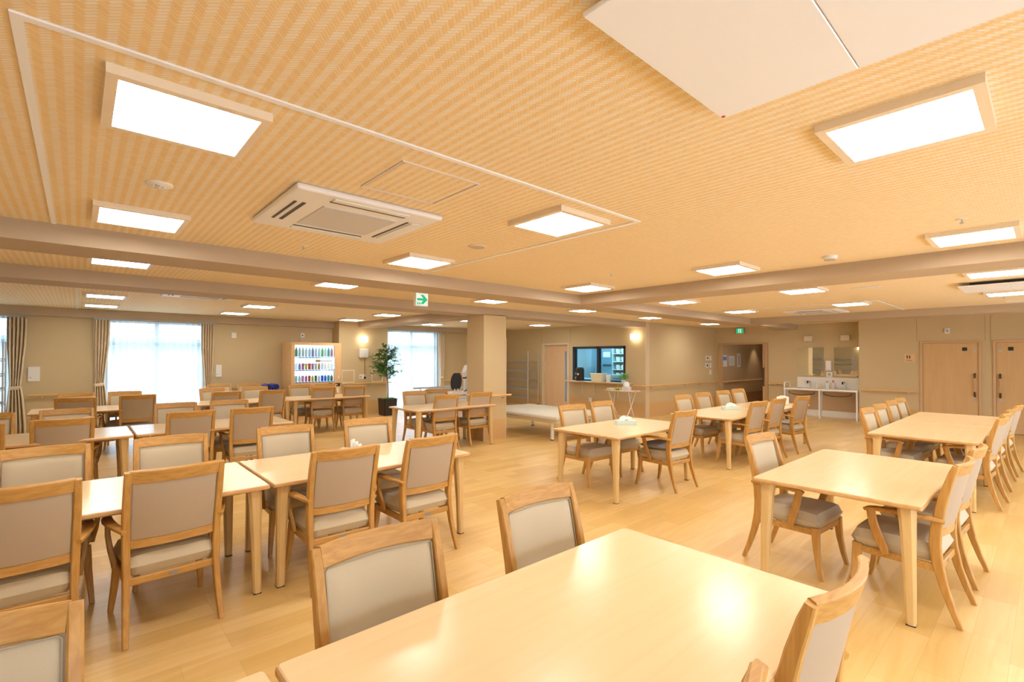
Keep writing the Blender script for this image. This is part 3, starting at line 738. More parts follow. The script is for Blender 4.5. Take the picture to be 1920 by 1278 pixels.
# staff door by the kitchen
t = empty('door_3', (KX, 10.1, 0)); t['kind'] = 'structure'
bm = bmesh.new()
for a in ((-.56, -.49, 0, 1.97), (.49, .56, 0, 1.97), (-.49, .49, 1.92, 1.97)): box(bm, -.02, .14, a[0], a[1], a[2], a[3])
obj('door_frame', bm, mat('cream_frame', (.70, .58, .40), .5), t)
lf = obj('door_leaf', B(.09, .125, -.49, .49, .008, 1.92), DOORP, t)
obj('slit_glass', B(.083, .13, -.365, -.31, .22, 1.72), mat('slit', (.10, .28, .48), .15), lf)
obj('door_number', B(.086, .09, -.02, .03, 1.52, 1.535), GREY, lf)
# hallway opening frame with stacked sliding leaf
t = empty('door_4', (NX, 6.13, 0)); t['kind'] = 'structure'
bm = bmesh.new()
for a in ((-.72, -.64, 0, 1.99), (.65, .72, 0, 1.99), (-.64, .65, 1.94, 1.99)): box(bm, -.04, .15, a[0], a[1], a[2], a[3])
obj('door_frame', bm, mat('tan_frame', (.50, .32, .16), .5), t)
lf = obj('door_leaf', B(.02, .06, -.66, -.56, .01, 1.94), FRAMEW, t)
hd = bmesh.new(); sweep(hd, [(.0, -.60, .74), (-.04, -.60, .77), (-.04, -.60, 1.22), (.0, -.60, 1.25)], (.03, .03), (0, 1, 0), .5); obj('door_handle', hd, bpy.data.materials['bronze'], lf, True)
# posters in the hallway
for x0, x1, z0, z1, ac, lab in ((15.14, 15.50, 1.26, 1.62, (.10, .22, .60), 'blue topped notice in the hallway, leftmost of three'), (15.63, 16.05, 1.29, 1.60, (.25, .25, .28), 'white printed schedule in the hallway, middle of three notices'),
                         (16.25, 16.50, 1.24, 1.68, (.2, .2, .24), 'tall narrow white notice in the hallway, rightmost of three')):
    t = thing('notice', lab, 'notice', (x0, MY-.004, z0), 0, 'notices on the hallway wall')
    w, h = x1-x0, z1-z0
    obj('sheet', B(0, w, 0, .003, 0, h), mat('paper%.0f' % (x0*10), (.66, .68, .76), .8), t)
    bm = bmesh.new()
    if 'blue' in lab: box(bm, .03, w-.03, -.002, 0, h*.55, h-.04); 
    elif 'tall' in lab: box(bm, w*.4, w*.65, -.002, 0, .04, h-.04)
    else:
        for k in range(5): box(bm, .04, w-.04, -.002, 0, .03+k*h*.17, .04+k*h*.17)
        for k in range(4): box(bm, .04+k*.1, .048+k*.1, -.002, 0, .03, h*.72)
    obj('print', bm, mat('ink%.0f' % (x0*10), ac, .8), t)
hl = bpy.data.lights.new('hall_downlight', 'SPOT'); hl.energy = 22; hl.color = (1, .78, .5); hl.spot_size = math.radians(75); hl.spot_blend = .6; hl.shadow_soft_size = .04
ho = bpy.data.objects.new('hall_downlight', hl); C.objects.link(ho); ho.location = (17.6, 6.65, 2.25)
t = thing('hallway_fill_light', 'added unseen fill panel brightening the hallway, hidden above its opening', 'ceiling light', (15.6, 5.5, 2.3))  # unseen glowing panel added only to brighten the hallway walls
obj('diffuser', B(-.15, .15, -.3, .3, -.03, 0), mat('hall_fill_panel', (1, .9, .75), .5, emit=14, ecol=(1, .85, .65)), t)
t = thing('downlight', 'small warm downlight glowing in the hallway ceiling', 'downlight', (17.6, 6.65, 2.3))
bm = bmesh.new(); lathe(bm, [(.045, -.01), (.05, 0)], n=16); obj('lens', bm, mat('warm_lens', (1, .8, .5), .5, emit=14, ecol=(1, .75, .4)), t)

# ------------------------------------------------------------------ wall fittings
def plate(name, label, cat, x0, x1, y0, y1, z0, z1, m=WHITE, group=None, extras=()):
    c = ((x0+x1)/2, (y0+y1)/2, z0); t = thing(name, label, cat, c, 0, group)
    obj('cover', B(x0-c[0], x1-c[0], y0-c[1], y1-c[1], 0, z1-z0, .003), m, t)
    for (nm, e, mm) in extras: obj(nm, B(e[0]-c[0], e[1]-c[0], e[2]-c[1], e[3]-c[1], e[4]-z0, e[5]-z0), mm, t)
    return t
W1 = WY-.03
plate('intercom', 'white wall box between the two left windows', 'wall box', -.69, -.53, W1, WY, 1.06, 1.33, WHITE, None, [('button', (-.665, -.645, W1-.004, W1, 1.12, 1.14), GREY)])
plate('wall_controller', 'white wall box right of the wide window above spare chairs', 'wall box', 2.33, 2.45, W1, WY, 1.07, 1.34, WHITE, None, [('button', (2.35, 2.37, W1-.004, W1, 1.12, 1.14), GREY)])
plate('wall_sensor', 'small white sensor high on wall right of wide window', 'sensor', 2.64, 2.74, W1, WY, 1.96, 2.09)
t = plate('camera_socket', 'small white box with conduit above the vending machine', 'wall box', 4.18, 4.28, W1, WY, 2.02, 2.13, WHITE, None, [('lens', (4.215, 4.245, W1-.006, W1, 2.06, 2.09), BLACK)])
obj('conduit', B(-.03, .0, .0, .02, -.25, 0), mat('conduit_metal', (.45, .42, .38), .4, metal=.5), t)
plate('wall_controller', 'tall pale wall box right of the window behind exercise machine', 'wall box', 8.42, 8.54, W1, WY, 1.16, 1.62, mat('pale_box', (.70, .60, .46), .5))
plate('outlet', 'white outlet low on the square column front', 'outlet', 5.63, 5.69, MY-.008, MY, .50, .62, WHITE, None, [('socket', (5.645, 5.675, MY-.010, MY-.008, .57, .60), GREY), ('socket', (5.645, 5.675, MY-.010, MY-.008, .52, .55), GREY)])
ex = []
def sconce(x, y, z, ax, label, lit=True):
    t = thing('wall_lamp', label, 'wall lamp', (x, y, z), 0, 'square wall lamps')
    m = SHADE if lit else mat('shade_off%d' % (y*10), (.72, .60, .46), .5)
    if ax == 'y': obj('shade', B(-.09, .09, -.12, -.03, -.07, .07, .006), m, t); obj('back_plate', B(-.05, .05, -.03, 0, -.05, .05), WHITE, t)
    else: obj('shade', B(-.12, -.03, -.10, .10, -.07, .07, .006), m, t); obj('back_plate', B(-.03, 0, -.05, .05, -.05, .05), WHITE, t)
SHADE = mat('lit_shade', (1, .95, .85), .5, emit=7, ecol=(1, .86, .64))
sconce(5.64, 12.25, 2.00, 'y', 'lit square wall lamp on the pilaster left of potted tree')
sconce(KX, 7.24, 2.08, 'x', 'lit square wall lamp on the kitchen wall above folding table')
for y, lab in ((4.36, 'unlit square wall lamp above the left washbasin mirror'), (3.52, 'unlit square wall lamp above the right washbasin mirror')):
    sconce(NX, y, 2.06, 'x', lab, False)
PY = 12.25
t = thing('dispenser_box', 'white rounded wall box with conduit left of the potted tree', 'wall box', (5.65, PY, 1.51))
obj('case', B(-.13, .13, -.09, 0, 0, .24, .02, 3), WHITE, t, True); obj('conduit', B(.045, .065, -.016, 0, -.52, 0), mat('brown_conduit', (.42, .22, .09), .5), t)
plate('outlet', 'white double outlet on the pilaster below the conduit', 'outlet', 5.55, 5.73, PY-.012, PY, .95, 1.07, WHITE, None, [('socket', (5.57, 5.61, PY-.015, PY-.012, .98, 1.03), GREY), ('plug', (5.68, 5.72, PY-.04, PY-.012, .95, 1.01), BLACK)])
for x0, x1, lab in ((5.07, 5.42, 'thin white square frame on pilaster next to the vending machine'), (5.90, 6.22, 'thin white square frame on pilaster partly behind the potted tree')):
    bm = bmesh.new()
    for a in ((x0, x0+.022, .86, 1.19), (x1-.022, x1, .86, 1.19), (x0, x1, 1.168, 1.19), (x0, x1, .86, .882)): box(bm, a[0], a[1], PY-.01, PY, a[2], a[3])
    tag(obj('picture_frame', bm, mat('white_frame%d' % (x0*10), (.85, .78, .66), .4)), lab, 'frame', 'white square wall frames')
# thermostats by the hallway
for x0, x1, z0, z1, b, lab in ((14.05, 14.22, 1.46, 1.60, 1, 'upper left thermostat by the hallway opening'), (14.30, 14.40, 1.46, 1.60, 0, 'upper right switch by the hallway opening'),
                         (14.05, 14.22, 1.24, 1.38, 1, 'middle left thermostat by the hallway opening'), (14.30, 14.40, 1.24, 1.38, 0, 'middle right switch by the hallway opening'),
                         (14.30, 14.40, 1.03, 1.17, 0, 'lowest switch by the hallway opening')):
    plate('wall_switch', lab, 'wall switch', x0, x1, MY-.02, MY, z0, z1, WHITE, 'switches by the hallway opening', [('screen', (x0+.05, x1-.05, MY-.023, MY-.02, z0+.04, z1-.04), BLACK)] if b else [('rocker', (x0+.03, x1-.03, MY-.024, MY-.02, z0+.03, z1-.03), mat('rocker', (.7, .64, .5), .5) if 'rocker' not in bpy.data.materials else bpy.data.materials['rocker'])])
# toilet pictogram sign
t = thing('toilet_sign', 'pale wooden sign with dark man and woman pictograms', 'sign', (RX, 2.16, 1.45))
obj('board', B(-.012, 0, -.095, .095, 0, .19, .002), mat('sign_wood', (.74, .50, .26), .5), t)
bm = bmesh.new()
for yy in (.035, -.015):
    lathe(bm, [(.009, .0), (.009, .003)], n=12)
bm.free(); bm = bmesh.new()
for yy, fem in ((.045, 0), (.0, 1)):
    box(bm, -.015, -.012, yy-.008, yy+.008, .145, .160, .003)
    if fem:
        vs = [bm.verts.new((-.0135, yy+a, z)) for a, z in ((-.006, .142), (.006, .142), (.018, .098), (-.018, .098))]; bm.faces.new(vs)
        box(bm, -.015, -.012, yy-.007, yy-.002, .07, .098); box(bm, -.015, -.012, yy+.002, yy+.007, .07, .098)
    else:
        vs = [bm.verts.new((-.0135, yy+a, z)) for a, z in ((-.016, .142), (.016, .142), (.007, .098), (-.007, .098))]; bm.faces.new(vs)
        box(bm, -.015, -.012, yy-.006, yy+.006, .07, .10)
obj('pictogram', bm, mat('pict', (.05, .035, .03), .5), t)
bm = bmesh.new()
for k in range(5): box(bm, -.014, -.012, -.045+k*.022, -.032+k*.022, .028, .042)
obj('lettering', bm, bpy.data.materials['pict'], t)
plate('emergency_lamp', 'small white unit above the left toilet door', 'wall box', RX-.03, RX, 1.47, 1.56, 2.08, 2.20, WHITE, None, [('lens', (RX-.033, RX-.03, 1.495, 1.535, 2.11, 2.17), GREY)])
plate('outlet', 'small white outlet low on the wall beneath the kitchen counter', 'outlet', KX-.012, KX, 8.70, 8.80, .28, .40)

# ------------------------------------------------------------------ washbasins
t = thing('washbasin_counter', 'white double washbasin counter under two mirrors', 'washbasin', (NX, 3.95, 0))
fx = -.60
CW = mat('counter_white', (.84, .80, .75), .3)
obj('worktop', B(fx, 0, -.80, .86, .70, .745, .008, 2), CW, t); obj('backsplash', B(-.03, 0, -.80, .70, .745, 1.03, .003), CW, t)
obj('kick_panel', B(-.06, -.02, -.80, .86, 0, .16), CW, t)
obj('back_panel', B(-.02, 0, -.80, .86, .16, .70), mat('beige_panel', (.62, .44, .27), .6), t)
for y in (-.78, .02, .83):
    bm = bmesh.new(); 
    for yy in (y-.02, y+.02):
        pass
    prof = [(fx+.01, .70), (fx+.01, 0), (fx+.10, 0), (-.06, .0), (-.02, .0), (-.02, .70)]
    prof = [(fx+.01, .70), (fx+.01, 0), (fx+.13, 0), (fx+.27, .70)] if y > -.7 else [(fx+.01, .70), (fx+.01, 0), (fx+.07, 0), (fx+.07, .70)]
    a = [bm.verts.new((x, y-.015, z)) for x, z in prof]; b = [bm.verts.new((x, y+.015, z)) for x, z in prof]
    bm.faces.new(a[::-1]); bm.faces.new(b)
    for k in range(len(prof)): bm.faces.new((a[k], a[(k+1) % len(prof)], b[(k+1) % len(prof)], b[k]))
    obj('support_panel', bm, CW, t)
for yc in (.42, -.38):
    obj('grab_bar', T(*[(fx-.01, yc+.30*math.cos(a), .665-.085*math.sin(a)**.6 if 0 < a < PI else .665) for a in [PI*k/14 for k in range(15)]], r=.011), DARK, t, True)
    bm = bmesh.new(); lathe(bm, [(.17, .7455), (.165, .748), (.10, .7465), (.03, .746)], (-.32, yc), 28, 1, 1.25); obj('basin', bm, mat('basin_white', (.78, .77, .75), .15) if 'basin_white' not in bpy.data.materials else bpy.data.materials['basin_white'], t, True)
    fc = obj('faucet', T((-.08, yc-.05, .745), (-.08, yc-.05, .90), (-.10, yc-.05, .935), (-.20, yc-.05, .93), (-.21, yc-.05, .90), r=.014), CHROME, t, True)
    obj('spout_head', B(-.10, -.06, yc-.0, yc+.03, .86, .93, .006), BLACK, fc)
obj('towel_rail', T((fx+.02, .84, .745), (fx+.02, .84, .85), (fx+.06, .84, .89), (-.2, .84, .89), (-.16, .84, .85), (-.16, .84, .745), r=.014), WHITEM, t, True)
for y0, y1, lab in ((4.01, 4.635, 'left wall mirror above the washbasins'), (3.17, 3.79, 'right wall mirror above the washbasins, reflecting the shelf cart')):
    t = thing('wall_mirror', lab, 'mirror', (NX, (y0+y1)/2, 1.065), 0, 'washbasin mirrors')
    h = (y1-y0)/2; obj('glass', B(-.022, -.016, -h, h, 0, .755), MIRROR, t); obj('backing', B(-.016, 0, -h-.006, h+.006, -.006, .761), mat('mirror_edge', (.70, .62, .36), .5) if 'mirror_edge' not in bpy.data.materials else bpy.data.materials['mirror_edge'], t)
plate('towel_dispenser', 'white paper towel dispenser between the two mirrors', 'dispenser', NX-.09, NX, 3.84, 3.96, 1.21, 1.47, WHITE, None, [('slot', (NX-.093, NX-.09, 3.86, 3.94, 1.23, 1.24), GREY)])
plate('wall_outlet', 'white outlet panel below the paper towel dispenser', 'outlet', NX-.03, NX, 3.82, 3.96, 1.04, 1.18, WHITE, None, [('socket', (NX-.033, NX-.03, 3.86, 3.92, 1.08, 1.14), GREY)])
def bottle(x, y, z, r, h, m, mc, lab, grp):
    t = thing('soap_bottle', lab, 'bottle', (x, y, z), 0, grp)
    bm = bmesh.new(); lathe(bm, [(r*.9, 0), (r, .01), (r, h*.65), (r*.4, h*.78)], n=16); obj('body', bm, m, t, True)
    bm = bmesh.new(); lathe(bm, [(r*.35, h*.78), (r*.35, h*.92)], n=12); box(bm, -r*1.2, r*.3, -r*.2, r*.2, h*.92, h); obj('pump', bm, mc, t)
PL = mat('pale_liquid', (.74, .62, .55), .3); RED = mat('red_mark', (.7, .12, .08), .4)
bottle(NX-.30, 4.12, .745, .032, .15, mat('clear_cup', (.78, .72, .60), .3), WHITE, 'small pale cup-like bottle left on the washbasin counter', 'bottles on the washbasin counter')
bottle(NX-.30, 4.03, .745, .032, .15, mat('amber_cup', (.72, .58, .34), .3), WHITE, 'small amber tinted bottle on the washbasin counter', 'bottles on the washbasin counter')
bottle(NX-.22, 3.89, .745, .045, .20, WHITE, GREY, 'white pump bottle in the middle of the washbasin counter', 'bottles on the washbasin counter')
bottle(NX-.20, 3.76, .745, .05, .22, PL, RED, 'taller pump bottle with red top between the basins', 'bottles on the washbasin counter')

# ------------------------------------------------------------------ kitchen window, interior and counter
t = empty('window_4', (KX, 8.49, .87)); t['kind'] = 'structure'
bm = bmesh.new()
for a in ((-.92, -.86, 0, .98), (.84, .92, 0, .98), (-.92, .92, .915, .98), (-.92, .92, 0, .04), (-.04, .03, 0, .98)): box(bm, -.012, .10, a[0], a[1], a[2], a[3])
obj('window_frame', bm, mat('black_frame', (.012, .015, .022), .35), t); obj('window_pane', B(.05, .056, -.9, .9, .02, .96), KGLASS, t)
KW = mat('kitchen_tile', (.45, .55, .62), .4)
kb = bmesh.new(); box(kb, 14.2, 14.3, MY+.14, 12.6, 0, 2.5); box(kb, KX+.14, 14.3, 12.5, 12.6, 0, 2.5); box(kb, KX+.14, 14, MY+.14, MY+.2, 0, 2.5); box(kb, KX+.14, 14.3, MY+.14, 12.6, 2.5, 2.56)
struct('wall_kitchen_inside', kb, KW)
kl = thing('kitchen_light', 'cool strip light inside the kitchen behind the serving window', 'ceiling light', (11.9, 9.6, 2.49))
obj('tube', B(-.1, .1, -.9, .9, -.04, -.01), mat('cool_tube', (.7, .9, 1), .5, emit=60, ecol=(.55, .85, 1)), kl)
KS = mat('kitchen_steel', (.42, .52, .60), .35, metal=.5)
t = thing('refrigerator', 'tall stainless refrigerator seen through left pane of serving window', 'refrigerator', (13.2, 11.05, 0))
obj('cabinet', B(-.4, .6, -.75, .7, 0, 2.0, .01), KS, t); 
for z in (.95, 1.0): obj('door', B(-.42, -.4, -.73, -.02, z if z > .97 else .1, 1.95 if z > .97 else .97), KS, t)
obj('door', B(-.42, -.4, .02, .68, .1, 1.95), KS, t); obj('handle', B(-.45, -.42, -.08, -.05, 1.1, 1.5), CHROME, t)
t = thing('kitchen_cabinet', 'blue grey steel cabinet unit behind the serving window centre', 'cabinet', (13.2, 9.87, 0))
obj('cabinet', B(-.3, .5, -.40, .42, 0, 1.95, .01), mat('cab_blue', (.16, .28, .36), .35, metal=.3), t); obj('control_panel', B(-.31, -.3, -.28, .0, 1.55, 1.72), WHITE, t); obj('panel_trim', B(-.312, -.3, -.32, .02, 1.25, 1.32), DARK, t)
t = thing('dish_shelf', 'white rack of dishes behind right pane of serving window', 'shelf', (12.8, 8.85, 0))
for z in (.9, 1.15, 1.4, 1.65, 1.9): obj('shelf', B(-.2, .4, -.42, .42, z, z+.02), WHITE, t)
obj('side_panel', B(-.2, .4, .42, .44, .6, 1.95), WHITE, t)
for z in (.92, 1.17, 1.42, 1.67):
    for k in range(4):
        bm = bmesh.new(); lathe(bm, [(.06, z), (.085, z+.06), (.085, z+.14)], (-.08, -.32+k*.2), 16); o = obj('bowl_stack', bm, WHITE, t, True)
t = thing('kitchen_worktop', 'steel worktop just inside the serving window', 'worktop', (11.6, 9.0, 0))
obj('top', B(-.3, .3, -1.2, 1.0, .86, .90, .005), KS, t); obj('front', B(-.28, .28, -1.18, .98, 0, .86), KW, t)
for k in range(4): obj('tray', B(-.2, .2, -.95+.0, -.45, .905+k*.04, .92+k*.04), WHITE, t)
# counter
CX0 = 10.50
t = thing('serving_counter', 'narrow wooden serving shelf under the black kitchen window', 'counter', (KX, 8.41, 0))
obj('shelf_board', B(CX0-KX, -.002, -1.08, 1.10, .845, .872, .004), EDGE, t); obj('shelf_top', B(CX0-KX+.003, -.004, -1.078, 1.098, .872, .876), mat('counter_laminate', (.86, .78, .68), .25), t)
for y in (.62, .2, -.60, -1.02):
    obj('bracket', T((CX0-KX+.05, y, .845), (-.03, y, .845), (-.012, y, .835), (-.012, y, .45), r=.010, n=8), WHITEM, t, True)
# urn
cz = .876
t = thing('coffee_urn', 'black drink urn with round yellow gauge at left end of counter', 'urn', (10.66, 8.98, cz))
bm = bmesh.new(); lathe(bm, [(.12, 0), (.125, .02), (.12, .30), (.125, .33), (.09, .38)], n=24); obj('body', bm, BLACK, t, True)
bm = bmesh.new(); lathe(bm, [(.028, 0), (.028, .01)], n=20); bmesh.ops.transform(bm, matrix=Matrix.Translation((-.122, -.035, .19)) @ Matrix.Rotation(-PI/2, 4, 'Y'), verts=bm.verts); obj('gauge', bm, mat('cream_gauge', (.85, .7, .4), .4), t)
obj('tap', T((-.11, .03, .10), (-.165, .03, .10), (-.165, .03, .06), r=.01), STEEL, t, True); obj('label_strip', B(-.127, -.115, .03, .07, .2, .22), WHITE, t)
t = thing('storage_basket', 'cream woven basket on the serving counter', 'basket', (10.67, 8.33, cz))
bm = bmesh.new(); box(bm, -.11, .11, -.20, .20, 0, .22, .01)
for v in bm.verts:
    k = .86+.14*v.co.z/.22; v.co.x *= k; v.co.y *= k
obj('basket_body', bm, grain('woven_cream', (.82, .76, .56), (.70, .62, .42), (60, 60, 60), .8), t); obj('rim', B(-.118, .118, -.21, .21, .212, .228, .004), mat('rim_cream', (.85, .80, .62), .6), t)
t = thing('water_pitcher', 'translucent white pitcher right of the cream basket', 'pitcher', (10.66, 7.99, cz))
bm = bmesh.new(); lathe(bm, [(.055, 0), (.06, .01), (.07, .19), (.066, .2)], n=20); obj('jug', bm, mat('frosted', (.78, .82, .84), .3), t, True)
obj('handle', T((-.03, -.062, .17), (-.03, -.10, .16), (-.03, -.10, .07), (-.03, -.058, .05), r=.008), WHITE, t, True)
def foliage(bm, n, cfn, ls, up=.3):
    for k in range(n):
        p, dr = cfn(k); l = ls*random.uniform(.7, 1.25); w = l*.26
        d = Vector(dr).normalized(); s = d.cross(Vector((random.uniform(-.4, .4), random.uniform(-.4, .4), 1))).normalized(); nrm = s.cross(d)
        a = Vector(p); m1 = a+d*l*.5+nrm*l*.06
        vs = [bm.verts.new(q) for q in (a, m1+s*w, a+d*l, m1-s*w)]; mid = bm.verts.new(m1-nrm*l*.07)
        bm.faces.new((vs[0], vs[1], mid)); bm.faces.new((vs[1], vs[2], mid)); bm.faces.new((vs[2], vs[3], mid)); bm.faces.new((vs[3], vs[0], mid))
def leafmat(name, a, b):
    m = mat(name, a, .45); oi = N(m, 'ShaderNodeNewGeometry'); L(m, mixc(m, oi.outputs['Random Per Island'], a, b), bsdf(m).inputs['Base Color']); return m
t = thing('potted_plant', 'small bright green plant in glass pot at counter right end', 'plant', (10.66, 7.50, cz))
bm = bmesh.new(); lathe(bm, [(.045, 0), (.055, .01), (.06, .08), (.055, .085)], n=18); obj('pot', bm, mat('glass_pot', (.55, .62, .60), .2), t, True)
bm = bmesh.new()
def pf(k):
    a = random.uniform(0, 2*PI); e = random.uniform(-.1, 1.2); r = random.uniform(.01, .11); return (r*math.cos(a), r*math.sin(a), .09+random.uniform(0, .13)), (math.cos(a), math.sin(a), e)
foliage(bm, 130, pf, .06); obj('foliage', bm, leafmat('bright_leaf', (.10, .38, .03), (.28, .60, .06)), t)
for k in range(7):
    a = k*.9; obj('stem', T((.01*math.cos(a), .01*math.sin(a), .07), (.04*math.cos(a), .04*math.sin(a), .14), (.07*math.cos(a), .07*math.sin(a), .2), r=.002, n=5), bpy.data.materials['bright_leaf'], t)
# folding table with items
fx0, fy0, fz = 10.17, 7.2, .71
t = thing('folding_table', 'small folding table with white crossed legs under the wall lamp', 'folding table', (fx0, fy0, 0))
bm = bmesh.new(); box(bm, -.20, .20, -.44, .44, fz-.022, fz, .01, 2); obj('top', bm, EDGE, t)
for s in (-1, 1):
    obj('leg', T((s*.15, s*-.0+.30, fz-.03), (s*.02, .27, .36), (-s*.18, .24, .012), r=.011, n=8), WHITEM, t, True)
    obj('leg', T((s*.15, -.30, fz-.03), (s*.02, -.27, .36), (-s*.18, -.24, .012), r=.011, n=8), WHITEM, t, True)
for x in (-.18, .18): obj('foot_bar', T((x, .24, .012), (x, -.24, .012), r=.011, n=8), WHITEM, t, True)
obj('tray', B(-.16, .16, -.42, -.02, fz, fz+.008, .004), WHITE, t)
def small(nm, lab, cat, x, y, z, dims, m, bev=.004, extra=None):
    t = thing(nm, lab, cat, (x, y, z)); a, b, c = dims; obj('body', B(-a, a, -b, b, 0, c, bev), m, t)
    if extra: extra(t)
    return t
small('napkin_case', 'low white case at the left end of the folding table', 'case', 10.14, 7.53, fz, (.06, .075, .05), WHITE)
small('tea_tin', 'yellow and green tin in middle of the folding table', 'tin', 10.14, 7.28, fz, (.05, .09, .06), mat('tin_yellow', (.75, .62, .12), .4), .004, lambda t: obj('label', B(-.053, -.05, -.06, .05, .015, .045), mat('tin_green', (.03, .35, .13), .4), t))
def tp(t):
    bm = bmesh.new(); n = 14; rings = []
    for k, (r, zz) in enumerate(((.07, .10), (.08, .15), (.06, .20), (.02, .225))):
        rings.append([bm.verts.new((r*math.cos(2*PI*a/n)*(.7+.2*math.sin(2*a)), r*1.2*math.sin(2*PI*a/n), zz+.014*math.sin(a*2.1+k))) for a in range(n)])
    for a, b in zip(rings, rings[1:]):
        for k in range(n): bm.faces.new((a[k], a[(k+1) % n], b[(k+1) % n], b[k]))
    bm.faces.new(rings[0][::-1]); bm.faces.new(rings[-1]); obj('tissue', bm, TISS, t, True)
small('tissue_holder', 'clear white tissue holder with puffed tissue on folding table', 'tissue holder', 10.17, 7.07, fz, (.07, .09, .10), mat('clear_grey', (.68, .68, .70), .3), .006, tp)
small('folded_cloth', 'pink folded cloth at right end of the folding table', 'cloth', 10.14, 6.87, fz, (.07, .09, .018), mat('pink', (.80, .42, .42), .8), .006)

# ------------------------------------------------------------------ shelf carts
def cart(loc, rz, w, d, h, shelves, label):
    t = thing('shelf_cart', label, 'shelf cart', loc, rz, 'steel wire shelf carts')
    for x in (0, w):
        for y in (0, d):
            p = obj('post', T((x, y, .09), (x, y, h), r=.013, n=10), STEEL, t, True)
            bm = bmesh.new(); lathe(bm, [(.03, -.0), (.03, .02)], n=16)
            bmesh.ops.transform(bm, matrix=Matrix.Translation((x-.01, y, .032)) @ Matrix.Rotation(PI/2, 4, 'Y'), verts=bm.verts)
            box(bm, x-.018, x+.018, y-.018, y+.018, .045, .09); obj('caster', bm, BLACK, p)
    for z in shelves:
        bm = bmesh.new()
        for y in (0, d):
            tube(bm, [(0, y, z), (w, y, z)], .008, 6); tube(bm, [(0, y, z-.04), (w, y, z-.04)], .007, 6)
            n = int(w/.06)
            for k in range(n): tube(bm, [(w*k/n, y, z-.04), (w*(k+.5)/n, y, z), (w*(k+1)/n, y, z-.04)], .0025, 4)
        for x in (0, w): tube(bm, [(x, 0, z), (x, d, z)], .006, 6); tube(bm, [(x, 0, z-.04), (x, d, z-.04)], .005, 6)
        for k in range(1, 14): tube(bm, [(0, d*k/14, z), (w, d*k/14, z)], .0025, 4)
        obj('wire_shelf', bm, STEEL, t, True)
    return t
cart((10.74, 10.75, 0), PI/2, 1.6, .44, 1.72, (.31, .59, .86, 1.13, 1.41), 'steel wire shelf cart by the staff door, partly behind column')
cart((-2.1, 12.05, 0), 0, 1.14, .40, 1.78, (.32, .72, .97, 1.22, 1.48), 'steel wire rack at the far left edge before the window')

cart((-2.52, 7.35, 0), PI/2, 1.1, .4, 1.75, (.32, .62, .92, 1.22, 1.52), 'steel wire shelf cart by left wall, seen in the right washbasin mirror')
cart((-2.52, 8.75, 0), PI/2, .7, .4, 1.75, (.32, .62, .92, 1.22, 1.52), 'narrow wire shelf cart by left wall, seen in the left washbasin mirror')
t = thing('wall_lamp', 'lit wall lamp on left wall, seen only in the right mirror', 'wall lamp', (XL, 7.05, 2.1), 0, 'square wall lamps')
obj('shade', B(.03, .12, -.10, .10, -.07, .07, .006), SHADE, t); obj('back_plate', B(0, .03, -.05, .05, -.05, .05), WHITE, t)
# ------------------------------------------------------------------ training bed
t = thing('training_bed', 'low wide padded treatment bed behind the square column', 'bed', (7.1, 7.0, 0))
bm = bmesh.new(); box(bm, -.72, .72, -1.1, 1.1, .395, .465, .025, 3); obj('mattress', bm, mat('mat_cream', (.66, .64, .56), .5), t, True)
obj('frame', B(-.66, .66, -1.02, 1.02, .33, .395, .005), mat('bed_frame', (.78, .70, .55), .45), t)
for x in (-.55, .55):
    for y in (-.82, .82):
        l = obj('leg', T((x, y, .015), (x, y, .33), r=.032, n=14), WHITEM, t, True); bm = bmesh.new(); lathe(bm, [(.035, 0), (.035, .018)], (x, y), 14); obj('foot', bm, DARK, l)

# ------------------------------------------------------------------ vending machine
VX0, VX1, VY = 3.745, 4.94, 11.96
t = thing('vending_machine', 'drink vending machine in wooden casing with glowing display', 'vending machine', ((VX0+VX1)/2, VY, 0))
w = (VX1-VX0)/2; VW = grain('vend_wood', (.78, .50, .24), (.72, .45, .21), (14, 14, 2), .45)
bm = bmesh.new(); box(bm, -w, w, .12, .70, 0, 1.88); box(bm, -w, -w+.075, 0, .12, 0, 1.88); box(bm, w-.155, w, 0, .12, 0, 1.88); box(bm, -w+.075, w-.155, 0, .12, 1.815, 1.88); box(bm, -w+.075, w-.155, 0, .12, .82, .905); box(bm, -w+.075, w-.155, .02, .12, 0, .82)
obj('casing', bm, VW, t)
dx0, dx1, dz0, dz1 = -w+.075, w-.155, .905, 1.815
obj('display_back', B(dx0, dx1, .105, .12, dz0, dz1), mat('display_glow', (.9, .95, 1), .4, emit=1.4, ecol=(.85, .93, 1)), t)
obj('display_glass', B(dx0, dx1, .006, .010, dz0, dz1), GLASS, t)
cols = {'teal': (.05, .45, .40), 'pink': (.80, .25, .42), 'orange': (.95, .40, .05), 'yellow': (.9, .75, .1), 'blue': (.04, .12, .75), 'white': (.85, .88, .9), 'lilac': (.5, .42, .72), 'brown': (.20, .13, .10), 'green': (.12, .5, .2), 'red': (.75, .08, .08), 'pale': (.70, .82, .86)}
VM = {k: mat('can_'+k, v, .3) for k, v in cols.items()}
rows = [(1.53, .23, ['teal', 'pale', 'white', 'white', 'pale', 'lilac', 'white', 'pale', 'green', 'white', 'teal', 'pink']),
        (1.225, .16, ['lilac', 'lilac', 'pink', 'yellow', 'red', 'pink', 'pale', 'orange', 'brown', 'orange', 'yellow', 'lilac']),
        (.935, .15, ['pale', 'pale', 'pink', 'pink', 'red', 'yellow', 'brown', 'white', 'blue', 'blue', 'teal', 'brown'])]
